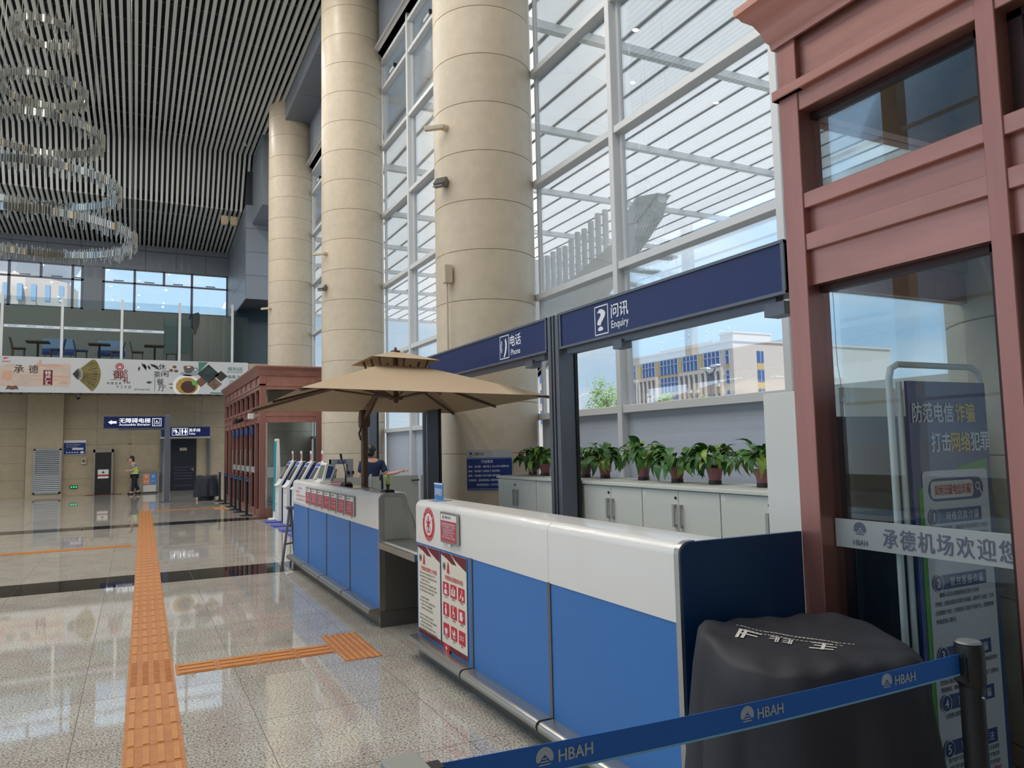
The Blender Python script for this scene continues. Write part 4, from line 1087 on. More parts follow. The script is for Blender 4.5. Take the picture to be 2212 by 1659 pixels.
MB().cyl((cen.x, cen.y, 2.10), (cen.x, cen.y, 2.66), 0.028, n=12).build('hub_shaft', BRONZE, t, smooth=40)
MB().lathe([(0.015, -0.03), (0.02, 0), (0.075, 0.005), (0.075, 0.035), (0.03, 0.045)], (cen.x, cen.y, 2.12), 16).build('lower_hub', BRONZE, t, smooth=40)
rims = []
cs = [A, B, C_, D]
for i in range(4): rims += [cs[i], cs[i].lerp(cs[(i+1) % 4], 0.5)]
for rmp in rims:
    top = Vector((cen.x, cen.y, 2.44)); end = rmp - Vector((0, 0, 0.018))
    MB().tube([tuple(top.lerp(end, 0.06)), tuple(top.lerp(end, 1.0))], 0.014, 6).build('rib', BRONZE, t)
    MB().tube([(cen.x, cen.y, 2.14), tuple(top.lerp(end, 0.42)-Vector((0,0,0.015)))], 0.012, 6).build('strut', BRONZE, t)
    ip = Vector((cen.x, cen.y, 2.47)).lerp(Vector((rmp.x, rmp.y, 2.47)), 0.20)
    jp = Vector((cen.x, cen.y, 2.56)).lerp(Vector((rmp.x, rmp.y, 2.56)), 0.22)
    MB().tube([tuple(ip), tuple(jp)], 0.012, 5).build('vent_stay', BRONZE, t)
MX, MY = 2.43, 8.74
MB().cyl((MX, MY, 0), (MX, MY, 2.06), 0.042, n=16).build('mast', BRONZE, t, smooth=40)
MB().lathe([(0.0, 0), (0.32, 0), (0.32, 0.05), (0.06, 0.07), (0.06, 0.2), (0.0, 0.2)], (MX, MY, 0.0), 24, cap=False).build('base_plate', BRONZE, t)
MB().prism([(MY-0.05, 1.86), (MY+0.05, 1.84), (MY+0.065, 1.97), (MY+0.02, 2.06), (MY-0.05, 2.05)], 'x', MX-0.06, MX+0.06).build('crank_housing', BRONZE, t, bevel=0.012)
MB().tube([(MX-0.05, MY-0.05, 1.86), (MX-0.08, MY-0.06, 1.78), (MX-0.06, MY-0.06, 1.7)], 0.013, 7).build('crank_handle', BRONZE, t, smooth=50)
MB().tube([(MX, MY, 1.93), (MX+0.05, MY-0.25, 2.16), (MX+0.08, MY-0.5, 2.36), (cen.x, cen.y+0.05, 2.48)], [0.035, 0.03, 0.028, 0.025], 8).build('arm', BRONZE, t, smooth=50)
# ================================================================== COPPER VESTIBULES
VX = 2.68
def vestibule(name, label, y0, y1, front_posts, endface, cornice_end):
    """front_posts: list of (ya, yb) uprights of the hall-side face; endface: 'near' or 'far' gable with glazing"""
    t = thing(name, label, 'vestibule', (3.9, (y0+y1)/2, 0))
    H = 3.46
    for a, b in front_posts:
        MB().box(VX, VX+0.14, a, b, 0, H).build('post', COPPERV, t, bevel=0.003)
    fp = front_posts
    bays = [(p[1], q[0]) for p, q in zip(fp[:-1], fp[1:])]
    for a, b in bays:
        MB().box(VX+0.012, VX+0.12, a, b, 0.0, 0.16).build('kick_rail', COPPER, t)
        MB().box(VX+0.03, VX+0.12, a, b, 2.29, 2.45).build('head_panel', COPPER, t)
        MB().box(VX+0.006, VX+0.12, a, b, 2.447, 2.523).build('rail', COPPER, t, bevel=0.003)
        MB().box(VX+0.04, VX+0.12, a, b, 2.523, 2.645).build('recess_panel', COPPER, t)
        MB().box(VX+0.006, VX+0.12, a, b, 2.641, 2.712).build('rail', COPPER, t, bevel=0.003)
        MB().box(VX+0.006, VX+0.12, a, b, 3.10, 3.2).build('rail', COPPER, t, bevel=0.003)
        MB().box(VX+0.03, VX+0.12, a, b, 3.2, H).build('frieze_panel', COPPER, t)
        for (z0, z1) in ((0.16, 2.29), (2.712, 3.10)):
            for (p, q) in ((a, a+0.05), (b-0.05, b)): MB().box(VX+0.075, VX+0.115, p, q, z0, z1).build('glazing_bead', COPPERD, t)
            MB().box(VX+0.075, VX+0.115, a, b, z1-0.03, z1).build('glazing_bead', COPPERD, t)
            MB().box(VX+0.09, VX+0.10, a+0.03, b-0.03, z0, z1-0.01).build('glass_pane', GLASSV, t)
    MB().box(VX-0.025, VX+0.14, y0-0.02, y1+0.02, 3.188, 3.235).build('ledge', COPPER, t, bevel=0.004)
    # moulded cornice along the front and round the exposed gable
    prof = [(0.0, 3.44), (-0.015, 3.44), (-0.02, 3.47), (-0.035, 3.49), (-0.045, 3.53), (-0.07, 3.58), (-0.105, 3.61), (-0.115, 3.63), (-0.13, 3.64), (-0.13, 3.675), (0.0, 3.675)]
    y_out = y1 if endface == 'far' else y0; sgn = 1 if endface == 'far' else -1
    other = y0 if endface == 'far' else y1
    vs = []; n = len(prof)
    for (dx, z) in prof: vs.append((VX+dx, other, z))
    for (dx, z) in prof: vs.append((VX+dx, y_out-sgn*dx, z))
    for (dx, z) in prof: vs.append((5.0, y_out-sgn*dx, z))
    fs = []
    for s in range(2):
        for i in range(n-1): fs.append((s*n+i, s*n+i+1, (s+1)*n+i+1, (s+1)*n+i))
    fs += [tuple(range(n)), tuple(range(2*n, 3*n))[::-1]]
    MB().add(vs, fs).build('cornice', COPPER, t, smooth=30)
    MB().box(VX+0.02, 5.0, y0+0.02, y1-0.02, 3.5, 3.6).build('roof_deck', COPPERD, t)
    # gable
    ya, yb = (y1-0.12, y1) if endface == 'far' else (y0, y0+0.12)
    gy = (ya+yb)/2
    xp = [(4.05, 4.17), (4.88, 5.0)] if endface == 'near' else [(4.88, 5.0)]
    for a, b in xp: MB().box(a, b, ya, yb, 0, H).build('post', COPPERV, t, bevel=0.003)
    ee = [VX+0.14] + [v for p in xp for v in p]
    for k in range(0, len(ee)-1, 2):
        a, b = ee[k], ee[k+1]
        MB().box(a, b, ya+0.01, yb-0.01, 0, 0.2).build('kick_rail', COPPER, t)
        for (z0, z1, d) in ((2.29, 2.45, 0.03), (2.523, 2.645, 0.04), (3.2, H, 0.03)): MB().box(a, b, ya+d, yb-d, z0, z1).build('gable_panel', COPPER, t)
        for (z0, z1) in ((2.447, 2.523), (2.641, 2.712), (3.10, 3.2)): MB().box(a, b, ya+0.005, yb-0.005, z0, z1).build('rail', COPPER, t)
        for (z0, z1) in ((0.2, 2.29), (2.712, 3.10)): MB().box(a, b, gy-0.005, gy+0.005, z0, z1).build('glass_pane', GLASSV, t)
    MB().box(VX-0.02, 5.0, ya-0.02, yb+0.02, 3.188, 3.235).build('ledge', COPPER, t)
    return t
vn = vestibule('entrance_vestibule', 'copper framed glass entrance vestibule rising over the draped stand', -4.2, 2.455,
               [(2.345, 2.455), (1.47, 1.54), (0.45, 0.53), (-0.55, -0.47), (-1.6, -1.52), (-2.7, -2.62), (-3.8, -3.72)], 'far', 2.455)
MB().box(2.83, 4.87, 2.40, 2.42, 0.2, 1.12).build('blue_infill', mat('infill_blue', srgb(22, 74, 112), 0.4), vn)
MB().box(2.83, 4.87, 2.40, 2.42, 1.12, 1.70).build('frosted_infill', mat('infill_green_grey', srgb(128, 146, 146), 0.35), vn)
# frosted greeting band on the near glass
gx = VX+0.088
band = MB().box(gx-0.004, gx, 1.545, 2.34, 1.128, 1.25).build('frosted_band', GLASSF, vn)
TXTB = mat('band_text_grey', srgb(96, 100, 120), 0.6)
txt('承德机场欢迎您', TXTB, vn, (gx-0.004, 1.84, 1.186), *HX, 0.085, 0.53, 0.016, lift=0.002, sp=1.2, res=3)
txt('HBAH', TXTB, vn, (gx-0.004, 2.215, 1.155), *HX, 0.034, 0.07, 0.01, lift=0.002)
def airport_logo(M, par, c, r, u, R, lift=0.002):
    c = Vector(c); r = Vector(r); u = Vector(u)
    pts = [(R*math.cos(math.radians(a)), R*math.sin(math.radians(a))) for a in range(-25, 206, 15)]
    inn = [(R*0.2, -R*0.2), (R*0.45, -R*0.5), (R*0.15, R*0.18), (0, R*0.32), (-R*0.15, R*0.18), (-R*0.45, -R*0.5), (-R*0.2, -R*0.2)]
    shape2(M, par, c, r, u, pts+[(-R*0.62, -R*0.42), (-R*0.2, R*0.1), (0, R*0.28), (R*0.2, R*0.1), (R*0.62, -R*0.42)], 'airport_logo', lift)
    for k in range(3): plate(M, par, c-u*(R*(0.12+0.28*k)), r, u, R*(0.5+0.42*k), R*0.13, 'airport_logo', lift)
airport_logo(TXTB, vn, (gx-0.004, 2.215, 1.212), *HX, 0.03)
# dark wall sign and transom clutter inside
MB().box(4.0, 4.08, 0.9, 1.5, 2.75, 2.95).build('inner_sign', SIGNB, vn)
vf = vestibule('entrance_vestibule', 'far copper framed glass entrance vestibule behind the check-in kiosks', 18.94, 27.0,
               [(18.94, 19.06), (19.75, 19.83), (20.75, 20.83), (21.75, 21.83), (22.75, 22.83), (23.75, 23.83), (24.75, 24.83), (25.75, 25.83), (26.88, 27.0)], 'near', 18.94)
MB().box(VX+0.15, 4.05, 18.985, 18.995, 0.95, 1.2).build('frosted_band', GLASSF, vf)
for yy in (20.3, 21.3, 22.3, 23.3, 24.3):
    MB().tube([(VX-0.03, yy-0.12, 1.0), (VX-0.05, yy-0.12, 1.05), (VX-0.05, yy-0.12, 1.6), (VX-0.03, yy-0.12, 1.65)], 0.012, 6).build('pull_handle', STEEL, vf)
    MB().box(VX+0.03, VX+0.06, yy-0.42, yy+0.36, 1.05, 1.2).build('manifest_band', GLASSF, vf)
    MB().box(VX-0.03, VX+0.05, yy-0.35, yy+0.3, 2.02, 2.22).build('door_closer_sign', SIGNB, vf)
MB().box(VX-0.12, VX, 19.95, 20.2, 2.42, 2.56).build('ceiling_speaker', WHITEM, vf)
MB().tube([(VX, 22.2, 2.5), (VX-0.25, 22.0, 2.4), (VX-0.3, 21.0, 2.42)], 0.05, 8).build('door_arm', BLACKM, vf)
# ------------------------------------------------------------------ information stand behind the near glass
t = thing('banner_stand', 'white tube stand holding a blue and white fraud warning banner behind glass', 'banner stand', (3.1, 2.02, 0))
r, u = HY
MB().tube([(2.80, 2.06, 0.02), (2.80, 2.06, 1.84), (2.815, 2.06, 1.885), (2.86, 2.06, 1.905), (3.36, 2.06, 1.905), (3.405, 2.06, 1.885), (3.42, 2.06, 1.84), (3.42, 2.06, 0.02)], 0.014, 10).build('tube_frame', WHITEM, t, smooth=50)
MB().cyl((2.84, 2.045, 0.05), (2.84, 2.045, 1.83), 0.012, n=10).build('inner_upright', WHITEM, t, smooth=50)
for xx in (2.80, 3.42): MB().box(xx-0.02, xx+0.02, 1.86, 2.26, 0, 0.025).build('foot', WHITEM, t)
by = 2.02
MB().box(2.855, 3.385, by, by+0.012, 0.08, 1.832).build('board', PBLUE, t)
BC = lambda dx, z: (3.12+dx, by, z)
shape2(GREEN, t, BC(0, 0), r, u, [(-0.235, 0.2), (0.235, 0.2), (0.24, 1.5), (0.05, 1.47), (-0.235, 1.38)], 'green_edge', 0.0015)
plate(mat('banner_white', srgb(214, 218, 226), 0.35), t, BC(0.012, 0.8), r, u, 0.44, 1.31, 'white_field', 0.003, 0.02)
txt('防范电信', SIGNW, t, BC(-0.11, 1.70), r, u, 0.09, 0.27, 0.03, lift=0.003, res=3)
txt('诈骗', YELLOW, t, BC(0.108, 1.70), r, u, 0.09, 0.13, 0.03, lift=0.003, res=3)
txt('打击', SIGNW, t, BC(-0.07, 1.575), r, u, 0.09, 0.13, 0.03, lift=0.003, res=3)
txt('网络', YELLOW, t, BC(0.065, 1.575), r, u, 0.09, 0.13, 0.03, lift=0.003, res=3)
txt('犯罪', SIGNW, t, BC(0.2, 1.575), r, u, 0.09, 0.13, 0.03, lift=0.003, res=3)
plate(PBLUE, t, BC(0.01, 1.375), r, u, 0.37, 0.095, 'search_pill', 0.0045, 0.045)
plate(PAPERW, t, BC(-0.02, 1.375), r, u, 0.285, 0.072, 'search_field', 0.006, 0.02)
txt('如何识破电信诈骗？', RED, t, BC(-0.012, 1.375), r, u, 0.05, 0.255, 0.008, lift=0.0075, res=3)
ring2(PAPERW, t, BC(0.155, 1.383), r, u, 0.017, 0.012, 'magnifier', 0.006, 18)
shape2(PAPERW, t, BC(0.155, 1.383), r, u, [(0.01, -0.015), (0.015, -0.01), (0.03, -0.034), (0.025, -0.038)], 'magnifier', 0.006)
heads = [(1.265, '1', '网络贷款诈骗'), (0.995, '2', '冒充客服诈骗'), (0.705, '3', '冒充熟人诈骗'), (0.515, '4', '网络交友诈骗'), (0.335, '5', '冒充公检法')]
for z, n, s in heads:
    plate(PBLUE, t, BC(0.02, z), r, u, 0.30, 0.058, 'heading_bar', 0.005)
    shape2(PBLUE, t, BC(-0.155, z), r, u, circ(0.034), 'number_disc', 0.006)
    ring2(PAPERW, t, BC(-0.155, z), r, u, 0.034, 0.031, 'number_ring', 0.0075, 24)
    txt(n, SIGNW, t, BC(-0.155, z), r, u, 0.05, None, 0.02, lift=0.0078)
    txt(s, SIGNW, t, BC(0.035, z), r, u, 0.04, 0.22, 0.008, lift=0.0065, sp=1.2)
lines = [(1.215, '用各种虚假网络贷款，诱骗受害人轻信并提交个人信息。', 0), (1.18, '嫌疑人谎称受害人银行卡号提交错误被冻结，需要资金', 0), (1.145, '或需要查验受害人的还款能力，或需要', 0.1), (1.11, '才能放款。', 0.25),
         (0.945, '嫌疑人从后台掌握受害人银行卡信息', 0.03), (0.91, '内钱财。近期出现冒充贷款平台客服，以影响个人征信、注销', -0.04), (0.875, '生贷款账户为由，引诱受害人下载多个贷款平台，将贷款转账', -0.04), (0.84, '到指定私人账号。', -0.04),
         (0.652, '嫌疑人非法获取受害人电话号码，或利用木马病毒盗取他人', 0.0), (0.622, '账号。', -0.04), (0.597, '冒充他人通过电话，或网络社交账号向亲朋好友广泛散布出', 0.0), (0.568, '嫖娼被抓、缴纳学费急需用钱等谣言。', 0.0),
         (0.462, '以恩惠以获取信任，并', 0.02), (0.432, '共同投资。', 0.2), (0.402, '嫌疑人失联，造成', 0.12)]
for z, s, dx in lines:
    txt(s, INK, t, BC(-0.18+max(0, dx), z), r, u, 0.021, min(0.39-max(0, dx), 0.0165*len(s)), 0.006, align='LEFT', lift=0.005)
for i in range(3): pseudo(INK, t, BC(0.01, 0.288-0.03*i), r, u, 0.018, 0.34, 20, i, lift=0.005)
for i in range(2): txt(('骗取信息（身份', '不转账、挂机')[i], RED, t, BC(0.1, 0.2-0.034*i), r, u, 0.026, 0.17, 0.015, lift=0.005)
# hanging wire hook and dome camera by the glass
t = thing('wire_hook', 'thin wire with a curled end hanging against the sky in the vestibule', 'wire', (3.0, 2.38, 2.3))
t2 = MB().tube([(2.86, 2.36, 2.0), (2.862, 2.36, 1.93), (2.875, 2.36, 1.86), (2.88, 2.36, 1.80), (2.895, 2.36, 1.785), (2.893, 2.36, 1.765), (2.875, 2.36, 1.76), (2.865, 2.36, 1.77)], 0.0012, 5)
t2.v = [(x, y, z) for x, y, z in t2.v]
t2.build('wire', DKSTEEL, t)
MB().tube([(2.86, 2.36, 2.0), (2.858, 2.36, 2.29)], 0.0012, 5).build('wire', DKSTEEL, t)
# ================================================================== STANCHIONS, TAPE, DRAPED STANDS
def stanchion(label, x, y, h, r, group):
    t = thing('stanchion', label, 'stanchion', (x, y, 0), group)
    MB().lathe([(0.0, 0), (0.165, 0), (0.165, 0.014), (0.12, 0.028), (r+0.01, 0.04), (r+0.008, 0.06), (0.0, 0.06)], (x, y, 0), 28, cap=False).build('base', BLACKM, t, smooth=40)
    MB().cyl((x, y, 0.03), (x, y, h-0.1), r*0.82, n=20).build('post', BLACKM, t, smooth=40)
    MB().lathe([(r*0.85, 0), (r, 0.012), (r, 0.118), (r*0.96, 0.128), (0.0, 0.13)], (x, y, h-0.13), 24, cap=False).build('tape_head', BLACK, t, smooth=40)
    MB().lathe([(r*0.9, 0), (r*0.8, 0.006), (0.0, 0.008)], (x, y, h), 24, cap=False).build('cap', mat('stanchion_cap_grey', srgb(120, 126, 126), 0.3), t, smooth=40)
    return t
s1 = stanchion('black stanchion with a grey cap in front of the fraud banner', 2.335, 1.5, 0.955, 0.042, 'stanchions in the foreground')
MB().box(2.335-0.055, 2.335-0.04, 1.482, 1.518, 0.845, 0.92).build('tape_slot', BLACK, s1)
MB().cyl((2.325, 1.455, 0.80), (2.325, 1.462, 0.80), 0.004, n=8).build('screw', STEEL, s1)
s2 = stanchion('black stanchion head at the bottom edge holding the tape end', 0.50, 1.5, 0.95, 0.045, 'stanchions in the foreground')
MB().prism([(1.44, 0.94), (1.56, 0.94), (1.55, 0.965), (1.45, 0.965)], 'x', 0.46, 0.54).build('tape_clip', GREYP, s2, bevel=0.006)
MB().box(0.545, 0.575, 1.48, 1.52, 0.88, 0.95).build('tape_catch', BLACK, s2)
t = thing('barrier_tape', 'blue barrier tape printed HBAH stretched across the foreground', 'barrier tape', (1.4, 1.5, 0.88))
n = 24; vs = []; fs = []
xa, xb = 0.57, 2.285
def tape_z(s): return 0.918-0.022*s-0.012*math.sin(math.pi*s)
for i in range(n+1):
    s = i/n; x = xa+(xb-xa)*s; zc = tape_z(s)
    for dy in (-0.0012, 0.0012):
        vs += [(x, 1.5+dy, zc-0.032), (x, 1.5+dy, zc+0.032)]
for i in range(n):
    a = 4*i; b = a+4
    fs += [(a, b, b+1, a+1), (a+3, b+3, b+2, a+2), (a+1, b+1, b+3, a+3), (a+2, b+2, b, a)]
MB().add(vs, fs).build('strap', TAPE, t)
vs = []; fs = []
for i in range(n+1):
    s = i/n; x = xa+(xb-xa)*s; zc = tape_z(s)-0.032
    vs += [(x, 1.4975, zc), (x, 1.4975, zc+0.005), (x, 1.5025, zc+0.005), (x, 1.5025, zc)]
for i in range(n):
    a = 4*i; b = a+4
    for k in range(4): fs.append((a+k, b+k, b+(k+1) % 4, a+(k+1) % 4))
MB().add(vs, fs).build('frayed_edge', mat('tape_edge_pale', srgb(120, 176, 214), 0.8), t)
LOGO = mat('tape_print_silver', srgb(166, 176, 190), 0.5)
for xc in (0.862, 1.455, 1.99):
    s = (xc-xa)/(xb-xa); zc = tape_z(s)+0.002
    airport_logo(LOGO, t, (xc-0.045, 1.4985, zc+0.003), *HY, 0.022, 0.001)
    txt('HBAH', LOGO, t, (xc+0.035, 1.4985, zc), *HY, 0.038, 0.09, 0.03, lift=0.001)
def draped(label, cx, cy, top, R, lean, seed, prints):
    t = thing('draped_stand', label, 'covered stand', (cx, cy, 0))
    rnd = random.Random(seed); ph = [rnd.uniform(0, 6.28) for _ in range(8)]
    N = 180
    def topz(x, y):         # slightly sagging, creased top of the cloth
        dx, dy = (x-cx)/R, (y-cy)/R; q = min(1.0, math.hypot(dx, dy)); a = math.atan2(dy, dx)
        return top + lean*R*(dy*0.9-dx*0.3) - 0.012*(1-q*q) + 0.012*q*q*math.sin(3*a+ph[4]) + 0.006*q*math.sin(9*dx+5*dy+ph[5]) + 0.004*math.sin(14*dx-11*dy+ph[6])*q
    vs = []; fs = []
    prof = [0.0, 0.2, 0.4, 0.6, 0.75, 0.86, 0.93, 0.98] + [1.0+0.2*k/14 for k in range(1, 15)]
    for q in prof:
        for i in range(N):
            a = 2*math.pi*i/N
            sq = 1.0+0.045*math.cos(4*(a-0.45))
            w = max(0.0, (q-0.98)/0.22)
            # hanging folds: rounded ridges with narrow valleys, deeper towards the hem
            f1 = abs(math.sin(4*a+ph[0]+0.5*math.sin(2*a+ph[1]))); f2 = math.sin(11*a+ph[2])
            fold = w**0.8*(0.17*(f1-0.62)+0.035*f2)
            rr = R*(min(q, 1.0)*sq + 0.16*w + fold)
            x = cx+1.13*rr*math.cos(a); y = cy+rr*math.sin(a)
            if q <= 1.0: z = topz(x, y) - 0.035*max(0, (q-0.86)/0.14)**2
            else:
                x1 = cx+1.13*R*math.cos(a); y1 = cy+R*math.sin(a)
                z = topz(x1, y1)-0.035-0.66*w+0.02*f1*w
            vs.append((x, y, max(0.02, z)))
    for j in range(len(prof)-1):
        for i in range(N): fs.append((j*N+i, j*N+(i+1) % N, (j+1)*N+(i+1) % N, (j+1)*N+i))
    MB().add(vs, fs).build('cloth', CLOTH, t, smooth=80)
    MB().cyl((cx, cy, 0), (cx, cy, top-0.06), R*0.84, n=24).build('drum_body', BLACKM, t)
    if prints:
        for (dx, dy, w, h, ang) in prints:
            rv = Vector((math.cos(ang), math.sin(ang), 0)); uv = Vector((-math.sin(ang), math.cos(ang), 0))
            o = pseudo(CLOTHW, t, (cx+dx, cy+dy, 0), rv, uv, h, w, max(1, int(round(w/h))), int(dx*100), lift=0.0, name='cover_print')
            for v in o.data.vertices: v.co.z = topz(v.co.x, v.co.y)+0.0035
    return t
draped('black cloth covered round stand with white print beside the near counter end', 2.185, 2.01, 0.885, 0.36, 0.05, 4,
       [(-0.17, 0.10, 0.11, 0.10, -0.95), (-0.10, 0.02, 0.09, 0.06, -0.95), (-0.02, -0.10, 0.11, 0.09, -0.95), (-0.03, 0.06, 0.36, 0.014, -0.95), (-0.01, 0.035, 0.4, 0.014, -0.95), (-0.05, 0.015, 0.34, 0.014, -0.95)])
draped('black cloth covered stand by the far vestibule doors', 2.15, 27.1, 0.82, 0.32, 0.0, 9, None)
so = ['nearest', 'second', 'third', 'fourth', 'fifth', 'sixth']
for i, (x, y) in enumerate(((2.49, 19.74), (2.475, 21.0), (2.465, 21.9), (2.5, 23.2), (2.49, 24.7), (2.47, 26.2))):
    t = stanchion('%s slim black stanchion in the row along the far vestibule' % so[i], x, y, 0.94, 0.04, 'stanchion row by the far vestibule')
    MB().box(x-0.02, x+0.02, y-0.2, y-0.045, 0.85, 0.91).build('tape_end', TAPE, t)
# ================================================================== TACTILE PAVING
def tactile_main():
    t = thing('tactile_path', 'orange tactile guide strip running the length of the floor', 'tactile strip', (0.2, 14, 0))
    a = math.atan2(0.155, 18.8); ca, sa = math.cos(a), math.sin(a)
    def W(p, q): return (0.113+q*ca+(p-4.4)*sa, 4.4+(p-4.4)*ca-q*sa)
    def slab(mb, p0, p1, q0, q1, z0, z1):
        c = [W(p0, q0), W(p0, q1), W(p1, q1), W(p1, q0)]
        mb.add([(x, y, z0) for x, y in c]+[(x, y, z1) for x, y in c], [(0,3,2,1),(4,5,6,7),(0,1,5,4),(1,2,6,5),(2,3,7,6),(3,0,4,7)])
    p = 2.0; n = 0
    while p < 23.35:
        slabm = MB(); slab(slabm, p+0.002, min(p+0.3, 23.35)-0.002, -0.15, 0.15, 0.0, 0.004)
        o = slabm.build('plate', ORANGE, t)
        bars = MB()
        near = p < 9
        junction = 6.0 < p+0.15 < 6.6 or 14.55 < p+0.15 < 14.85
        for q in (-0.112, -0.037, 0.037, 0.112):
            if junction and p < 10:
                for k in range(8):
                    for qq in (q,): slab(bars, p+0.015+0.036*k, p+0.015+0.036*k+0.016, qq-0.02, qq+0.02, 0.004, 0.0085)
            else:
                slab(bars, p+0.02, p+0.28, q-0.017, q+0.017, 0.004, 0.0085)
        bars.build('raised_bars', ORANGE2, o, bevel=0.0015 if near else 0)
        p += 0.3; n += 1
tactile_main()
def tactile_branch(label, x0, x1, y0, y1, pad):
    t = thing('tactile_branch', label, 'tactile strip', ((x0+x1)/2, (y0+y1)/2, 0))
    n = max(1, int(round((x1-x0)/0.3))); w = (x1-x0)/n
    for i in range(n):
        o = MB().box(x0+w*i+0.002, x0+w*(i+1)-0.002, y0, y1, 0, 0.004).build('plate', ORANGE, t)
        b = MB(); m = 3
        for k in range(m):
            yc = y0+(y1-y0)*(k+0.5)/m; b.box(x0+w*i+0.02, x0+w*(i+1)-0.02, yc-0.028, yc+0.028, 0.004, 0.0085)
        b.build('raised_bars', ORANGE2, o)
    if pad:
        for (px0, px1, py0, py1) in pad:
            o = MB().box(px0, px1, py0, py1, 0, 0.0045).build('dot_plate', ORANGE, t)
            b = MB(); nx = 6; ny = int(round((py1-py0)/((px1-px0)/nx)))
            for i in range(nx):
                for j in range(ny):
                    b.lathe([(0.017, 0), (0.011, 0.005), (0.0, 0.005)], (px0+(px1-px0)*(i+0.5)/nx, py0+(py1-py0)*(j+0.5)/ny, 0.0045), 8, cap=False)
            b.build('raised_dots', ORANGE2, o)
tactile_branch('short orange tactile branch ending in a dotted pad by the near counter', 0.29, 1.44, 6.04, 6.33, [(1.445, 1.737, 5.755, 6.607)])
tactile_branch('thin orange tactile branch running left from the guide strip', -6.2, -0.02, 14.66, 14.95, None)
tactile_branch('far orange tactile branch ending in a pad by the stanchion row', 0.43, 2.0, 23.1, 23.38, [(2.0, 2.38, 22.5, 23.4)])
# ================================================================== CEILING SPOTLIGHTS AND ADDED FILL
ld = bpy.data.lights.new('hall_fill_lamp', 'AREA'); ld.shape = 'DISK'; ld.size = 0.13; ld.energy = FILL_LAMP; ld.color = (1.0, 0.96, 0.9)  # added fill to brighten the hall; the spotlights themselves are unlit
proto = None; lamps = []
for i in range(7):
    for j in range(12):
        x = 3.44-1.72*i; y = 28.6-2.52*j
        if proto is None:
            t = thing('ceiling_spotlight', 'small white cup spotlight set between the ceiling slats', 'spotlight', (x, y, 13.02), 'spotlights between the ceiling slats')
            MB().lathe([(0.0, 0.16), (0.05, 0.16), (0.065, 0.1), (0.075, 0.0), (0.068, 0.0), (0.058, 0.09), (0.0, 0.1)], (x, y, 13.02), 16, cap=False).build('housing', WHITEM, t, smooth=40)
            MB().lathe([(0.06, 0.03), (0.0, 0.035)], (x, y, 13.02), 16, cap=False).build('lens', PAPERW, t)
            proto = t
        else: t = dup(proto, (x, y, 13.02))
        if (i+j) % 2 == 0 and i > 0 and j > 0: lamps.append((x, y))
for x, y in lamps:
    lo = bpy.data.objects.new('hall_fill_light', ld); COL.objects.link(lo); lo.location = (x, y, 12.97)
# ================================================================== CHANDELIER
ch = thing('chandelier', 'five tier crystal ring chandelier hanging from the slatted ceiling', 'chandelier', (-1.785, 17.0, 13.0))
for ti, (z, R) in enumerate(((10.09, 0.55), (8.885, 0.75), (7.977, 1.07), (6.936, 1.40), (5.954, 1.70))):
    cx, cy = -1.785, 17.0; rnd = random.Random(50+ti)
    tier_o = MB().lathe([(R-0.015, -0.06), (R+0.015, -0.06), (R+0.015, 0.08), (R-0.015, 0.08), (R-0.015, -0.06)], (cx, cy, z), 72, cap=False).build('ring_band', MIRR, ch, smooth=30)
    mb = MB()
    n = int(2*math.pi*R/0.05)
    for layer, rr in ((0, R+0.04), (1, R-0.05)):
        for i in range(n):
            if rnd.random() < 0.12: continue
            a = 2*math.pi*(i+rnd.uniform(-.3, .3))/n
            x = cx+rr*math.cos(a); y = cy+rr*math.sin(a); zt = z+0.11+rnd.uniform(-.03, .05); L = rnd.uniform(0.17, 0.36)
            w = 0.008
            mb.add([(x-w, y, zt), (x, y-w, zt), (x+w, y, zt), (x, y+w, zt), (x-w, y, zt-L), (x, y-w, zt-L), (x+w, y, zt-L), (x, y+w, zt-L)],
                   [(0,1,5,4),(1,2,6,5),(2,3,7,6),(3,0,4,7),(4,5,6,7),(3,2,1,0)])
    o = mb.build('crystal_rods', CRYST, tier_o); o['kind'] = 'stuff'
    for i in range(3):
        a = 2*math.pi*i/3+0.4+ti
        MB().cyl((cx+R*math.cos(a), cy+R*math.sin(a), z+0.08), (cx+R*0.9*math.cos(a), cy+R*0.9*math.sin(a), 13.1), 0.006, n=5).build('suspension_wire', STEELD, tier_o)
# ================================================================== GALLERY
t = thing('gallery_banner', 'long printed advertising banner along the gallery edge', 'banner', (0, YB, 3.95))
r, u = HY
MB().box(-4.45, 4.05, YB-0.03, YB+0.03, 3.9, 5.2).build('board', mat('banner_pale_grey', srgb(196, 198, 200), 0.5), t)
def bx(px): return -4.45+(px-3)*(8.5/532.0)      # photo columns of the printed design, measured along the board
BZ = lambda py: 5.2-(py-770)*(1.3/78.0)
def BP(px, py): return (bx(px), YB-0.03, BZ(py))
PEACH = mat('print_peach', srgb(206, 160, 138), 0.6); BROWNP = mat('print_brown', srgb(110, 80, 60), 0.6); OLIVE = mat('print_olive', srgb(120, 108, 54), 0.6, noise=(3.0, 0.5, (1,1,1)))
DARKG = mat('print_dark_green', srgb(40, 56, 56), 0.6, noise=(4, 0.5, (1,1,1))); GREENB = mat('print_teal', srgb(70, 120, 108), 0.6)
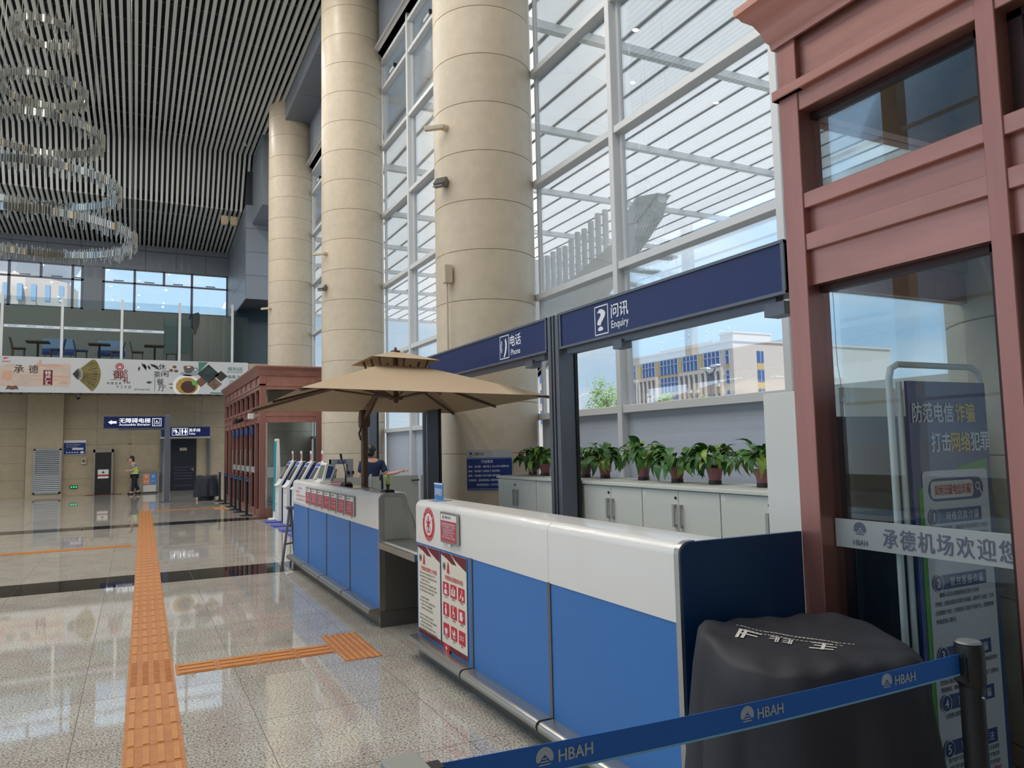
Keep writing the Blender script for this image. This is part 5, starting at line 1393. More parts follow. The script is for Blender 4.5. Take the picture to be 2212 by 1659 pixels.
# landscape wash
shape2(mat('print_wash', srgb(200, 180, 168), 0.6, noise=(1.5, 0.14, (1,1,2))), t, BP(75, 810), r, u, [(-1.1,-0.42),(1.1,-0.42),(1.1,0.42),(0.9,0.48),(0.7,0.40),(0.45,0.44),(0.2,0.36),(0.05,0.52),(-0.05,0.36),(-0.4,0.3),(-0.75,0.42),(-1.1,0.3)], 'landscape_wash', 0.002)
for (px, py, w, h, M) in ((98, 788, 1.0, 0.12, PEACH), (118, 812, 0.8, 0.07, PEACH), (90, 820, 1.0, 0.05, PEACH), (20, 812, 0.35, 0.4, PEACH), (30, 838, 0.4, 0.16, BROWNP), (130, 826, 0.3, 0.1, PEACH)):
    shape2(M, t, BP(px, py), r, u, [(-w/2,-h/2),(-w/4,-h*0.3),(0,-h/2),(w/3,-h*0.35),(w/2,-h/2),(w*0.42,h*0.3),(w/4,h/2),(0,h*0.32),(-w/3,h/2)], 'landscape_shape', 0.003)
plate(PEACH, t, BP(83, 780), r, u, 0.07, 0.13, 'pagoda', 0.004)
txt('承', INK, t, BP(42, 797), r, u, 0.32, 0.30, 0.012, lift=0.005); txt('德', INK, t, BP(70, 797), r, u, 0.32, 0.30, 0.012, lift=0.005)
plate(RED if False else MAROON, t, BP(98.5, 815), r, u, 0.29, 0.56, 'seal_block', 0.004)
for i, c in enumerate('特产汇'): txt(c, PAPERW, t, BP(98.5, 805+10.5*i), r, u, 0.19, 0.18, 0.012, lift=0.006)
pseudo(RED, t, BP(18, 781.5), r, u, 0.06, 0.27, 7, 1, lift=0.004)
shape2(RED, t, BP(18, 774), r, u, [(-0.12,-0.04),(0.0,-0.02),(0.12,0.05),(0.02,0.02),(-0.06,0.03)], 'bird_logo', 0.004)
# folding fan
fanc = BP(147, 806)
pts = [(0, 0)] + [(0.92*math.cos(math.radians(a)), 0.92*math.sin(math.radians(a))) for a in range(-46, 47, 4)]
pts = [(x, max(-0.64, min(0.56, y))) for x, y in pts]
shape2(OLIVE, t, fanc, r, u, pts, 'fan_leaf', 0.004)
for a in range(-40, 41, 8): shape2(DARKG if a % 16 == 0 else BROWNP, t, fanc, r, u, [(0.34*math.cos(math.radians(a)), 0.34*math.sin(math.radians(a))), (0.82*math.cos(math.radians(a)), max(-0.6, min(0.54, 0.82*math.sin(math.radians(a))))), (0.82*math.cos(math.radians(a+3)), max(-0.6, min(0.54, 0.82*math.sin(math.radians(a+3)))))], 'fan_rib', 0.005)
shape2(INK, t, fanc, r, u, [(0, 0)] + [(0.3*math.cos(math.radians(a)), 0.3*math.sin(math.radians(a))) for a in range(-52, 53, 8)], 'fan_guard', 0.006)
for a in range(-50, 51, 7): shape2(PAPERW, t, fanc, r, u, [(0.2*math.cos(math.radians(a)), 0.2*math.sin(math.radians(a))), (0.34*math.cos(math.radians(a)), 0.34*math.sin(math.radians(a))), (0.34*math.cos(math.radians(a+2.5)), 0.34*math.sin(math.radians(a+2.5)))], 'fan_stick', 0.007)
# gift shop mark
ring2(MAROON, t, BP(244, 787), r, u, 0.14, 0.11, 'seal_ring', 0.004); shape2(RED, t, BP(244, 787), r, u, circ(0.09), 'seal_core', 0.004)
shape2(PAPERW, t, BP(244, 787), r, u, [(-0.05,-0.03),(-0.02,0.03),(0.0,-0.01),(0.03,0.04),(0.05,-0.03),(0.0,-0.05)], 'seal_mark', 0.006)
txt('御', MAROON, t, BP(241, 805), r, u, 0.36, 0.34, 0.03, lift=0.004); txt('礼', MAROON, t, BP(258.5, 817), r, u, 0.29, 0.25, 0.03, lift=0.004)
for q in (797, 805): ring2(MAROON, t, BP(257, q), r, u, 0.065, 0.045, 'small_seal', 0.004); pseudo(MAROON, t, BP(257, q), r, u, 0.06, 0.06, 1, q, lift=0.005)
txt('承德金典', INK, t, BP(233, 825), r, u, 0.11, 0.5, 0.0, lift=0.004, sp=1.5); txt('手工艺品', INK, t, BP(253, 833), r, u, 0.11, 0.5, 0.0, lift=0.004, sp=1.5)
pseudo(INK, t, BP(237, 817), r, u, 0.035, 0.4, 22, 3, lift=0.004)
# cafe
for (dx, dz, a, s) in ((0, 0, -0.9, 1), (0.1, -0.02, -1.3, 1.1), (0.22, -0.06, -1.1, 0.9), (0.3, -0.02, -0.6, 1.0), (0.42, -0.04, -0.8, 1.2), (-0.06, -0.12, -1.7, 0.8)):
    d = Vector((math.cos(a), math.sin(a))); e = Vector((-d.y, d.x)); L = 0.26*s
    shape2(DARKG, t, BP(290, 777), r, u, [(dx, dz), tuple(Vector((dx, dz))+d*L*0.5+e*L*0.2), tuple(Vector((dx, dz))+d*L), tuple(Vector((dx, dz))+d*L*0.5-e*L*0.2)], 'tea_leaf', 0.004)
shape2(DARKG, t, BP(307, 822), r, u, [(-0.1,-0.02),(-0.02,0.05),(0.12,0.03),(0.04,-0.05)], 'tea_leaf', 0.004)
for c, px, py in (('休', 336, 785), ('闲', 342, 801), ('茶', 325, 803), ('餐', 332, 820), ('厅', 336, 835)): txt(c, INK, t, BP(px, py), r, u, 0.27, 0.25, 0.008, lift=0.005)
pseudo(INK, t, BP(292, 839), r, u, 0.06, 0.55, 10, 5, lift=0.004)
plate(INK, t, BP(320, 827), r, u, 0.015, 0.5, 'rule', 0.004)
for (dx, dz) in ((-0.1, -0.08), (0.02, 0.06), (0.08, -0.1)): shape2(BROWNP, t, BP(362, 788), r, u, circ(0.075, 0.06, 14, (dx, dz)), 'coffee_bean', 0.004)
shape2(mat('print_saucer', srgb(150, 152, 158), 0.5), t, BP(397, 800), r, u, circ(0.34, 0.09), 'saucer', 0.004)
shape2(mat('print_cup', srgb(90, 88, 92), 0.5), t, BP(395, 791), r, u, [(-0.19, 0.1), (0.19, 0.1), (0.14, -0.08), (0.06, -0.13), (-0.06, -0.13), (-0.14, -0.08)], 'cup', 0.005)
shape2(BROWNP, t, BP(395, 784), r, u, circ(0.19, 0.06), 'coffee', 0.006); shape2(PAPER, t, BP(395, 784), r, u, circ(0.07, 0.03), 'latte_heart', 0.008)
ring2(MATS['print_cup'], t, BP(411, 790), r, u, 0.09, 0.06, 'cup_handle', 0.005, 20)
shape2(PAPERW, t, BP(391, 829), r, u, [(x, max(-0.32, y)) for x, y in circ(0.5, 0.46, 30)], 'plate_print', 0.004)
shape2(mat('print_noodle', srgb(176, 140, 70), 0.6, noise=(9, 0.4, (1,1,1))), t, BP(392, 829), r, u, [(x, max(-0.3, y)) for x, y in circ(0.4, 0.34, 24)], 'noodles', 0.005)
shape2(mat('print_meat', srgb(70, 44, 36), 0.6), t, BP(395, 831), r, u, [(x, max(-0.32, y)) for x, y in circ(0.27, 0.24, 20)], 'meat', 0.006)
shape2(GREEN, t, BP(409, 822), r, u, circ(0.1, 0.09, 14), 'greens', 0.007)
plate(BROWNP, t, BP(362, 834), r, u, 0.28, 0.05, 'wood_strip', 0.003); plate(BROWNP, t, BP(358, 825), r, u, 0.22, 0.04, 'wood_strip', 0.003)
# shop
def diamond(px, py, s, M): shape2(M, t, BP(px, py), r, u, [(0, s), (s*1.1, 0), (0, -s), (-s*1.1, 0)], 'photo_diamond', 0.005)
shape2(GREENB, t, BP(424, 776), r, u, [(-0.1, 0.08), (0.25, 0.08), (-0.1, -0.35)], 'teal_corner', 0.003)
diamond(441, 799, 0.38, DARKG); diamond(470.5, 804, 0.22, mat('print_dark_food', srgb(52, 46, 44), 0.6, noise=(6, 0.5, (1,1,1)))); diamond(455, 823, 0.26, mat('print_snack', srgb(106, 86, 70), 0.6, noise=(6, 0.5, (1,1,1)))); diamond(424, 819, 0.2, BROWNP)
txt('便利店', GREENB, t, BP(504, 786), r, u, 0.17, 0.58, 0.012, lift=0.004); pseudo(GREENB, t, BP(503, 794), r, u, 0.06, 0.58, 9, 6, lift=0.004)
txt('健康·生活', GREENB, t, BP(507, 805), r, u, 0.15, 0.68, 0.01, lift=0.004)
pseudo(INK, t, BP(508, 815), r, u, 0.05, 0.6, 14, 8, lift=0.004); pseudo(INK, t, BP(508, 820), r, u, 0.05, 0.6, 14, 9, lift=0.004)
plate(GREENB, t, BP(480, 845), r, u, 1.1, 0.05, 'teal_foot', 0.004)
# glass balustrade
posts = [-4.42, -2.54, -0.56, 1.48, 3.45]
gb = thing('glass_balustrade', 'tall glass balustrade with metal posts along the gallery', 'balustrade', (0, YB+0.2, ZG))
for x in posts: MB().box(x-0.045, x+0.045, YB+0.16, YB+0.24, ZG-0.2, 7.62 if x > 3 else 7.55).build('post', FRAME, gb)
pe = [-6.4] + posts + [4.1]
STRIP = mat('balustrade_sticker', srgb(220, 230, 240), 0.5)
for a, b in zip(pe[:-1], pe[1:]):
    MB().box(a+0.05, b-0.05, YB+0.19, YB+0.205, ZG, 7.46).build('glass_pane', GLASSB, gb)
    MB().box(a+0.05, b-0.05, YB+0.17, YB+0.22, ZG-0.03, ZG+0.03).build('foot_channel', FRAME, gb)
    if a < 0 and b < 2.2:
        MB().box(a+0.06, b-0.06 if b < 1 else 0.92, YB+0.185, YB+0.19, 6.3, 6.4).build('sticker_strip', STRIP, gb)
        for q in range(3):
            xx = a+0.35+0.55*q
            if xx < 0.8: pseudo(PBLUE2, gb, (xx, YB+0.184, 6.35), *HY, 0.05, 0.32, 6, q, lift=0.002)
# glazed kiosk corner on the gallery
t = thing('gallery_cubicle', 'dark glazed cubicle at the right end of the gallery', 'cubicle', (4.2, 33.3, ZG))
DARKGL = mat('dark_glazing', srgb(52, 72, 80), 0.15)
MB().box(3.55, 3.62, 32.9, 33.0, ZG, 7.5).build('corner_post', DKSTEEL, t)
MB().box(3.62, 5.3, 32.92, 32.98, ZG, 7.5).build('front_glazing', DARKGL, t)
MB().box(3.55, 3.6, 33.0, 36.2, ZG, 7.5).build('side_glazing', GLASSB, t)
t = thing('partition_screen', 'grey green glass partition screen standing behind the balustrade', 'partition', (1.5, 33.0, ZG))
MB().box(0.93, 1.42, 33.0, 33.04, 5.6, 7.05).build('screen_panel', mat('partition_green', srgb(120, 140, 140), 0.3), t)
MB().box(1.5, 1.95, 33.0, 33.04, 5.6, 7.05).build('screen_panel', MATS['partition_green'], t)
for x in (0.93, 1.42, 1.5, 1.93): MB().box(x, x+0.03, 32.99, 33.05, ZG, 7.1).build('upright', DKSTEEL, t)
t = thing('covered_fan', 'dark cloth covered standing fan behind the gallery glass', 'fan', (2.1, 33.6, ZG))
MB().cyl((2.05, 33.6, ZG), (2.05, 33.6, 6.6), 0.03, n=8).build('pole', DKSTEEL, t)
MB().prism([(1.78, 6.95), (1.95, 7.35), (2.25, 7.45), (2.32, 7.35), (2.28, 6.9), (2.15, 6.5), (2.0, 6.85)], 'y', 33.5, 33.75).build('fan_cover', mat('fan_cover_dark', srgb(50, 62, 70), 0.7), t)
MB().lathe([(0.25, 0), (0.25, 0.03), (0.03, 0.05)], (2.05, 33.6, ZG), 16).build('base', DKSTEEL, t)
def cafe_table(label, x, y):
    t = thing('cafe_table', label, 'table', (x, y, ZG), 'cafe tables on the gallery')
    MB().box(x-0.38, x+0.38, y-0.35, y+0.35, ZG+0.70, ZG+0.74).build('top', WOODT, t)
    MB().cyl((x, y, ZG+0.03), (x, y, ZG+0.7), 0.04, n=10).build('stem', BLACKM, t)
    MB().box(x-0.25, x+0.25, y-0.25, y+0.25, ZG, ZG+0.03).build('foot', BLACKM, t)
def cafe_chair(label, x, y, s, M):
    t = thing('cafe_chair', label, 'chair', (x, y, ZG), 'cafe chairs on the gallery')
    MB().box(x-0.22, x+0.22, y-0.22, y+0.22, ZG+0.43, ZG+0.48).build('seat', M, t)
    MB().prism([(x-0.22*s, ZG+0.48), (x-0.30*s, ZG+0.86), (x-0.26*s, ZG+0.86), (x-0.17*s, ZG+0.48)], 'y', y-0.2, y+0.2).build('backrest', M, t)
    for a in (-1, 1):
        for b in (-1, 1): MB().cyl((x+0.19*a, y+0.19*b, ZG), (x+0.18*a, y+0.18*b, ZG+0.43), 0.018, n=6).build('leg', WOODT, t)
tx = [(-3.4, 33.3), (-1.35, 33.4), (0.62, 33.3)]
tn = ['leftmost', 'middle', 'rightmost']
for i, (x, y) in enumerate(tx):
    cafe_table('%s dark cafe table behind the gallery glass' % tn[i], x, y)
    cafe_chair('cafe chair on the left of the %s gallery table' % tn[i], x-0.62, y, 1, WOODT if i != 1 else CAFEB)
    cafe_chair('cafe chair on the right of the %s gallery table' % tn[i], x+0.62, y, -1, CAFEB if i == 0 else WOODT)
for i, (x, w) in enumerate(((-2.8, 0.55), (-0.95, 0.5))):
    t = thing('display_board', ('left' if i == 0 else 'right') + ' blue and white display board standing behind the cafe tables', 'display board', (x, 34.2, ZG))
    MB().box(x-w, x+w, 34.2, 34.23, ZG+0.35, ZG+1.0).build('panel', mat('display_sky', srgb(150, 186, 226), 0.5), t)
    MB().box(x-w, x+w, 34.19, 34.2, ZG+0.35, ZG+0.6).build('lower_field', CAFEB, t)
    for a in (-1, 1): MB().box(x+a*w*0.8-0.02, x+a*w*0.8+0.02, 34.2, 34.24, ZG, ZG+0.4).build('leg', DKSTEEL, t)
# wall mounted projector hanging under the ceiling edge
t = thing('floodlight_box', 'pale twin floodlight hanging at the lit ceiling edge', 'floodlight', (3.2, 31.2, 10.75))
for a in (-1, 1): MB().box(3.18+0.17*a-0.13, 3.18+0.17*a+0.13, 31.0, 31.2, 10.62, 10.98).build('lamp_box', CREAMWALL, t, bevel=0.02)
MB().cyl((3.18, 31.1, 10.95), (3.18, 31.1, 11.3), 0.03, n=8).build('stem', DKSTEEL, t)
# ================================================================== FAR WALL THINGS
t = thing('wall_louvre', 'grey metal louvre grille in the far stone wall', 'louvre', (-3.05, YF-0.3, 0.15))
PY = YF-0.32
MB().box(-3.5, -3.44, PY-0.05, PY, 0.13, 1.86).build('frame_side', LOUV, t); MB().box(-2.65, -2.58, PY-0.05, PY, 0.13, 1.86).build('frame_side', LOUV, t)
for z in (0.13, 1.80): MB().box(-3.5, -2.58, PY-0.05, PY, z, z+0.06).build('frame_rail', LOUV, t)
MB().box(-3.45, -2.63, PY-0.012, PY-0.004, 0.18, 1.81).build('backing', GREYD, t)
for i in range(22): MB().prism([(PY-0.05, 0.2+0.0735*i), (PY-0.044, 0.2+0.0735*i), (PY-0.01, 0.255+0.0735*i), (PY-0.016, 0.255+0.0735*i)], 'x', -3.44, -2.64).build('slat', LOUV, t)
t = thing('wall_notice', 'blue wall notice board above the green exit sign', 'notice', (-2.15, YF-0.05, 1.6))
MB().box(-2.54, -1.77, YF-0.06, YF-0.01, 1.6, 2.18).build('board', PAPERW, t)
plate(PBLUE, t, (-2.155, YF-0.06, 1.85), *HY, 0.75, 0.46, 'blue_field', 0.003)
pseudo(PAPERW, t, (-2.2, YF-0.06, 2.0), *HY, 0.045, 0.5, 12, 1, lift=0.006); pseudo(PAPERW, t, (-2.25, YF-0.06, 1.92), *HY, 0.03, 0.4, 12, 2, lift=0.006)
plate(PAPERW, t, (-2.05, YF-0.06, 1.84), *HY, 0.38, 0.08, 'pale_box', 0.005)
for q in range(5): plate(PAPERW, t, (-2.42+0.09*q, YF-0.06, 1.7), *HY, 0.045, 0.05, 'icon', 0.005)
shape2(PAPERW, t, (-1.9, YF-0.06, 1.7), *HY, circ(0.07, 0.05), 'badge', 0.005)
t = thing('exit_sign', 'small green emergency exit sign low on the far wall', 'sign', (-2.16, YF-0.03, 0.28))
MB().box(-2.3, -2.02, YF-0.03, YF, 0.28, 0.40).build('case', BLACK, t)
EXG = mat('exit_green', srgb(40, 170, 110), 0.5, emit=srgb(40, 190, 120), estr=0.8)
for q in range(3): plate(EXG, t, (-2.24+0.085*q, YF-0.03, 0.34), *HY, 0.06, 0.07, 'lit_pictogram', 0.003)
t = thing('telephone_box', 'small beige telephone box on the wall pier', 'box', (-1.83, YF-0.05, 1.22)); MB().box(-1.92, -1.74, YF-0.08, YF, 1.23, 1.46).build('case', CREAM, t, bevel=0.01); MB().box(-1.89, -1.78, YF-0.09, YF-0.075, 1.3, 1.42).build('door', GREYD, t)
t = thing('fire_alarm', 'upper small dark call point on the far wall', 'call point', (-0.22, YF-0.02, 2.0)); MB().box(-0.27, -0.18, YF-0.03, YF, 2.0, 2.1).build('case', BROWNP, t); MB().box(-0.255, -0.195, YF-0.035, YF-0.03, 2.05, 2.09).build('window', PAPERW, t)
t = thing('fire_alarm', 'lower small dark call point behind the cleaner', 'call point', (-0.24, YF-0.02, 1.3)); MB().box(-0.28, -0.19, YF-0.03, YF, 1.31, 1.42).build('case', MAROON, t); MB().box(-0.26, -0.21, YF-0.035, YF-0.03, 1.34, 1.39).build('window', PAPERW, t)
t = thing('wrapped_cabinet', 'dark cabinet wrapped in shiny plastic in a steel frame niche', 'cabinet', (-1.15, YF-0.3, 0))
for x in (-1.5, -0.86): MB().box(x, x+0.07, YF-0.32, YF, 0, 1.8).build('frame_side', STEEL, t)
MB().box(-1.5, -0.79, YF-0.32, YF, 1.68, 1.8).build('frame_top', STEEL, t)
MB().box(-1.43, -0.86, YF-0.28, YF-0.02, 0, 1.68).build('body', mat('plastic_wrap_dark', srgb(30, 34, 42), 0.12, spec=0.8, bump=(14, 0.6, 0.02)), t)
plate(PAPERW, t, (-1.14, YF-0.28, 0.9), *HY, 0.38, 0.2, 'label_sheet', 0.004); shape2(INK, t, (-1.14, YF-0.28, 0.9), *HY, [(-0.06,-0.05),(0.06,-0.05),(0,0.05)], 'warning_mark', 0.006)
plate(RED, t, (-1.14, YF-0.28, 0.77), *HY, 0.38, 0.05, 'red_stripe', 0.005); plate(PAPERW, t, (-1.14, YF-0.28, 0.69), *HY, 0.38, 0.08, 'label_sheet', 0.004)
t = tag(MB().prism([(-1.75, YF-0.45), (-0.45, YF-0.55), (-0.55, YF-0.2), (-1.6, YF-0.2)], 'z', 0.0, 0.012).build('floor_mat', MAROON), 'flat dark red mat before the wrapped cabinet', 'mat')
# waste bins
t = thing('recycling_bin', 'steel recycling bin with orange and blue doors by the far wall', 'bin', (0.5, 33.75, 0))
MB().box(0.12, 0.86, 33.55, 33.95, 0.05, 0.86).build('case', STEEL, t); MB().box(0.08, 0.9, 33.5, 34.0, 0.86, 0.93).build('lid', STEEL, t)
plate(mat('bin_orange', srgb(206, 130, 90), 0.5), t, (0.4, 33.55, 0.58), *HY, 0.24, 0.42, 'orange_door', 0.004); plate(PBLUE2, t, (0.65, 33.55, 0.58), *HY, 0.24, 0.42, 'blue_door', 0.004)
for x in (0.4, 0.65): ring2(PAPERW, t, (x, 33.55, 0.68), *HY, 0.05, 0.035, 'recycle_mark', 0.006, 12); pseudo(PAPERW, t, (x, 33.55, 0.48), *HY, 0.05, 0.16, 5, int(x*10), lift=0.006)
plate(mat('bin_panel', srgb(196, 196, 190), 0.4), t, (0.525, 33.55, 0.2), *HY, 0.46, 0.26, 'lower_panel', 0.003)
MB().box(0.83, 0.87, 33.48, 33.52, 0, 0.93).build('edge_pole', STEEL, t)
# toilet door and signs
d = struct('door_1', (1.8, YF, 0))
MB().box(1.3, 2.29, YF-0.05, YF+0.02, 0.03, 2.17).build('door_leaf', DOORN, d)
DOORL = mat('door_moulding', srgb(70, 76, 92), 0.3)
MB().box(1.45, 2.14, YF-0.062, YF-0.05, 1.15, 2.02).build('door_panel', DOORN, d, bevel=0.008)
for z in (0.98, 0.86, 0.74, 0.62, 0.5, 0.22): MB().box(1.45, 2.14, YF-0.064, YF-0.05, z, z+0.03).build('moulding', DOORL, d)
MB().box(2.12, 2.2, YF-0.1, YF-0.05, 0.84, 0.96).build('door_handle', STEEL, d); MB().box(2.05, 2.2, YF-0.1, YF-0.085, 0.91, 0.93).build('door_handle', STEEL, d)
plate(CREAM, d, (1.78, YF-0.062, 1.745), *HY, 0.27, 0.12, 'door_plate', 0.004); pseudo(INK, d, (1.78, YF-0.062, 1.745), *HY, 0.05, 0.2, 4, 2, lift=0.007)
for (x0, x1) in ((0.9, 1.0), (2.72, 2.82)): MB().box(x0, x1, YF-0.12, YF+0.02, 0, 2.2).build('door_frame', DKSTEEL, d)
MB().box(0.9, 2.82, YF-0.12, YF+0.02, 2.2, 2.26).build('door_head', WHITEM, d)
t = thing('toilet_sign', 'dark blue toilets sign over the dark door', 'sign', (1.8, 33.0, 2.24))
MB().box(0.91, 2.71, 32.95, 33.03, 2.25, 2.635).build('panel', SIGNB, t)
for x in (1.2, 2.4): MB().cyl((x, 32.99, 2.63), (x, 32.99, 4.0), 0.015, n=6).build('hanger', DKSTEEL, t)
MB().box(0.91, 2.71, 33.03, YF, 2.5, 2.53).build('wall_bracket', DKSTEEL, t)
def person_icon(x, z, s, y, skirt):
    shape2(SIGNLIT, t, (x, y, z), *HY, circ(0.022*s, n=10, c=(0, 0.085*s)), 'pictogram', 0.006)
    shape2(SIGNLIT, t, (x, y, z), *HY, [(-0.03*s, 0.055*s), (0.03*s, 0.055*s), ((0.05 if skirt else 0.028)*s, -0.03*s), (0.015*s, -0.03*s), (0.015*s, -0.1*s), (-0.015*s, -0.1*s), (-0.015*s, -0.03*s), (-(0.05 if skirt else 0.028)*s, -0.03*s)], 'pictogram', 0.006)
for x in (1.43, 1.73):
    for (dx, dz, w, h) in ((0, 0.14, 0.27, 0.012), (0, -0.14, 0.27, 0.012), (0.135, 0, 0.012, 0.28), (-0.135, 0, 0.012, 0.28)): plate(SIGNLIT, t, (x+dx, 32.95, 2.445+dz), *HY, w, h, 'icon_border', 0.004)
person_icon(1.67, 2.445, 1.1, 32.95, False); person_icon(1.79, 2.445, 1.1, 32.95, True)
person_icon(1.36, 2.48, 0.7, 32.95, False); person_icon(1.43, 2.48, 0.7, 32.95, True); ring2(SIGNLIT, t, (1.48, 32.95, 2.38), *HY, 0.06, 0.045, 'pictogram', 0.006, 16); plate(SIGNLIT, t, (1.46, 32.95, 2.44), *HY, 0.025, 0.1, 'pictogram', 0.006)
txt('洗手间', SIGNLIT, t, (2.12, 32.95, 2.5), *HY, 0.15, 0.42, 0.015, lift=0.004); txt('Toilets', SIGNLIT, t, (2.03, 32.95, 2.36), *HY, 0.1, 0.25, 0.012, lift=0.004)
t = thing('elevator_sign', 'blue accessible elevator sign on a grey floor post', 'sign', (0.92, 27, 0))
MB().box(0.84, 1.0, 26.93, 27.07, 0, 2.84).build('post', mat('post_grey_blue', srgb(104, 112, 128), 0.4, 0.4), t, bevel=0.01)
MB().box(0.72, 1.12, 26.85, 27.15, 0, 0.03).build('base_plate', DKSTEEL, t)
MB().box(-0.92, 0.83, 26.95, 27.05, 2.42, 2.8).build('panel', SIGNB, t)
for z in (2.405, 2.79): MB().box(-0.92, 0.84, 26.94, 27.06, z, z+0.018).build('edge_rail', DKSTEEL, t)
MB().box(-0.5, 0.84, 26.97, 27.03, 2.36, 2.405).build('under_rail', DKSTEEL, t)
yy = 26.95
shape2(SIGNLIT, t, (-0.68, yy, 2.61), *HY, [(-0.12, 0), (-0.02, 0.07), (-0.02, 0.035), (0.12, 0.035), (0.12, -0.035), (-0.02, -0.035), (-0.02, -0.07)], 'arrow', 0.004)
txt('无障碍电梯', SIGNLIT, t, (-0.04, yy, 2.665), *HY, 0.17, 0.9, 0.015, lift=0.004); txt('Accessible Elevator', SIGNLIT, t, (-0.04, yy, 2.535), *HY, 0.095, 0.9, 0.012, lift=0.004)
for (dx, dz, w, h) in ((0, 0.12, 0.25, 0.014), (0, -0.12, 0.25, 0.014), (0.125, 0, 0.014, 0.25), (-0.125, 0, 0.014, 0.25), (0.075, 0, 0.01, 0.2), (-0.075, 0, 0.01, 0.2)): plate(SIGNLIT, t, (0.60+dx, yy, 2.61+dz), *HY, w, h, 'icon_border', 0.004)
ring2(SIGNLIT, t, (0.605, yy, 2.585), *HY, 0.045, 0.032, 'pictogram', 0.005, 16); plate(SIGNLIT, t, (0.595, yy, 2.64), *HY, 0.02, 0.07, 'pictogram', 0.005)
t = thing('security_camera', 'small dark camera under the gallery soffit on the far wall', 'camera', (-2.08, YF-0.1, 3.8)); MB().cyl((-2.08, YF-0.12, 3.85), (-2.08, YF, 3.85), 0.05, n=10).build('body', BLACK, t); MB().box(-2.1, -2.06, YF-0.05, YF, 3.85, 3.98).build('bracket', WHITEM, t)
# ================================================================== KIOSKS AND GATE
def kiosk(label, x, y, label_top=True):
    t = thing('check_in_kiosk', label, 'kiosk', (x+0.2, y, 0), 'self check-in kiosks')
    side = [(x, 0.03), (x, 0.80), (x+0.04, 0.86), (x+0.30, 1.33), (x+0.36, 1.36), (x+0.42, 1.33), (x+0.42, 0.03)]
    MB().prism([(x+0.07, 0.03), (x+0.07, 0.84), (x+0.33, 1.32), (x+0.50, 1.27), (x+0.56, 1.15), (x+0.56, 0.03)], 'y', y-0.2, y+0.2).build('rear_shell', KIOSKN, t)
    MB().prism([(x, 0.03), (x, 0.80), (x-0.03, 0.80), (x-0.03, 0.83), (x+0.03, 0.87), (x+0.29, 1.34), (x+0.34, 1.36), (x+0.34, 1.31), (x+0.075, 0.84), (x+0.075, 0.03)], 'y', y-0.21, y+0.21).build('front_shell', WHITEM, t, bevel=0.008)
    d = Vector((0.26, 0, 0.46)).normalized(); n = Vector((-d.z, 0, d.x))
    MB().obox(Vector((x+0.17, y, 1.11))+n*0.006, (0,1,0), d, n, 0.15, 0.17, 0.006).build('screen', SCREEN, t)
    MB().obox(Vector((x+0.278, y, 1.303))+n*0.006, (0,1,0), d, n, 0.15, 0.035, 0.006).build('blue_header', PAD, t)
    MB().cyl((x-0.004, y-0.0, 0.40), (x+0.01, y, 0.40), 0.02, n=10).build('lock', BLACK, t)
    MB().box(x-0.005, x+0.01, y-0.1, y+0.1, 0.70, 0.705).build('tray_line', GREYD, t)
    MB().prism([(x-0.26, y-0.2), (x+0.05, y-0.24), (x+0.05, y+0.24), (x-0.26, y+0.2)], 'z', 0.0, 0.03).build('foot_pad', PAD, t)
    MB().box(x+0.30, x+0.42, y-0.09, y+0.09, 1.345, 1.36).build('sign_base', WHITEM, t)
    MB().box(x+0.34, x+0.352, y-0.075, y+0.075, 1.36, 1.58).build('sign_board', PAPERW, t)
    plate(REDN, t, (x+0.34, y, 1.455), *HX, 0.13, 0.13, 'red_field', 0.002)
kn = ['check-in kiosk furthest from the parasol counter', 'second check-in kiosk from the far vestibule', 'third check-in kiosk from the far vestibule', 'check-in kiosk nearest the counter, behind the tablet']
for i, y in enumerate((17.55, 16.55, 15.55, 14.5)): kiosk('white and navy ' + kn[i], 2.86, y)
t = thing('blue_totem', 'slim teal and white totem display behind the kiosks', 'totem', (2.98, 18.2, 0))
MB().prism([(2.90, 0.03), (2.93, 1.86), (2.955, 1.88), (2.99, 1.86), (3.05, 0.03)], 'y', 18.0, 18.35).build('body', WHITEM, t, bevel=0.006)
MB().prism([(2.893, 0.2), (2.923, 1.82), (2.935, 1.82), (2.905, 0.2)], 'y', 18.02, 18.33).build('screen', TEAL, t)
MB().box(2.8, 3.15, 17.95, 18.4, 0, 0.03).build('base', WHITEM, t)
t = thing('gate_frame', 'grey metal frame with a blue label behind the partition', 'frame', (3.7, 15.0, 0))
for (x0, x1) in ((3.47, 3.55), (3.81, 3.91)): MB().box(x0, x1, 14.9, 15.1, 0, 1.4).build('upright', LOUV, t)
MB().box(3.47, 3.91, 14.92, 15.08, 1.30, 1.4).build('lintel', LOUV, t)
plate(PBLUE, t, (3.68, 14.92, 1.352), *HY, 0.16, 0.06, 'blue_label', 0.004); pseudo(SIGNW, t, (3.68, 14.92, 1.352), *HY, 0.03, 0.13, 8, 3, lift=0.007)
for (x, z) in ((3.5, 1.16), (3.545, 1.16), (3.81, 1.13), (3.9, 1.13)): MB().box(x-0.02, x+0.02, 14.86, 14.92, z-0.03, z+0.03).build('sensor', BLACK, t)
t = thing('low_partition', 'low grey partition with a gate behind the far counter', 'partition', (3.6, 13.05, 0))
for (x0, x1) in ((2.45, 3.05), (3.06, 3.62), (3.63, 4.02)): MB().box(x0, x1, 13.03, 13.07, 0.05, 1.1).build('panel', GREYP, t)
for x in (3.62, 4.02): MB().box(x, x+0.02, 13.02, 13.08, 0, 1.09).build('post', BLACKM, t)
g_ = MB().box(4.045, 4.62, 13.03, 13.07, 0.06, 1.1).build('gate_leaf', GREYP, t)
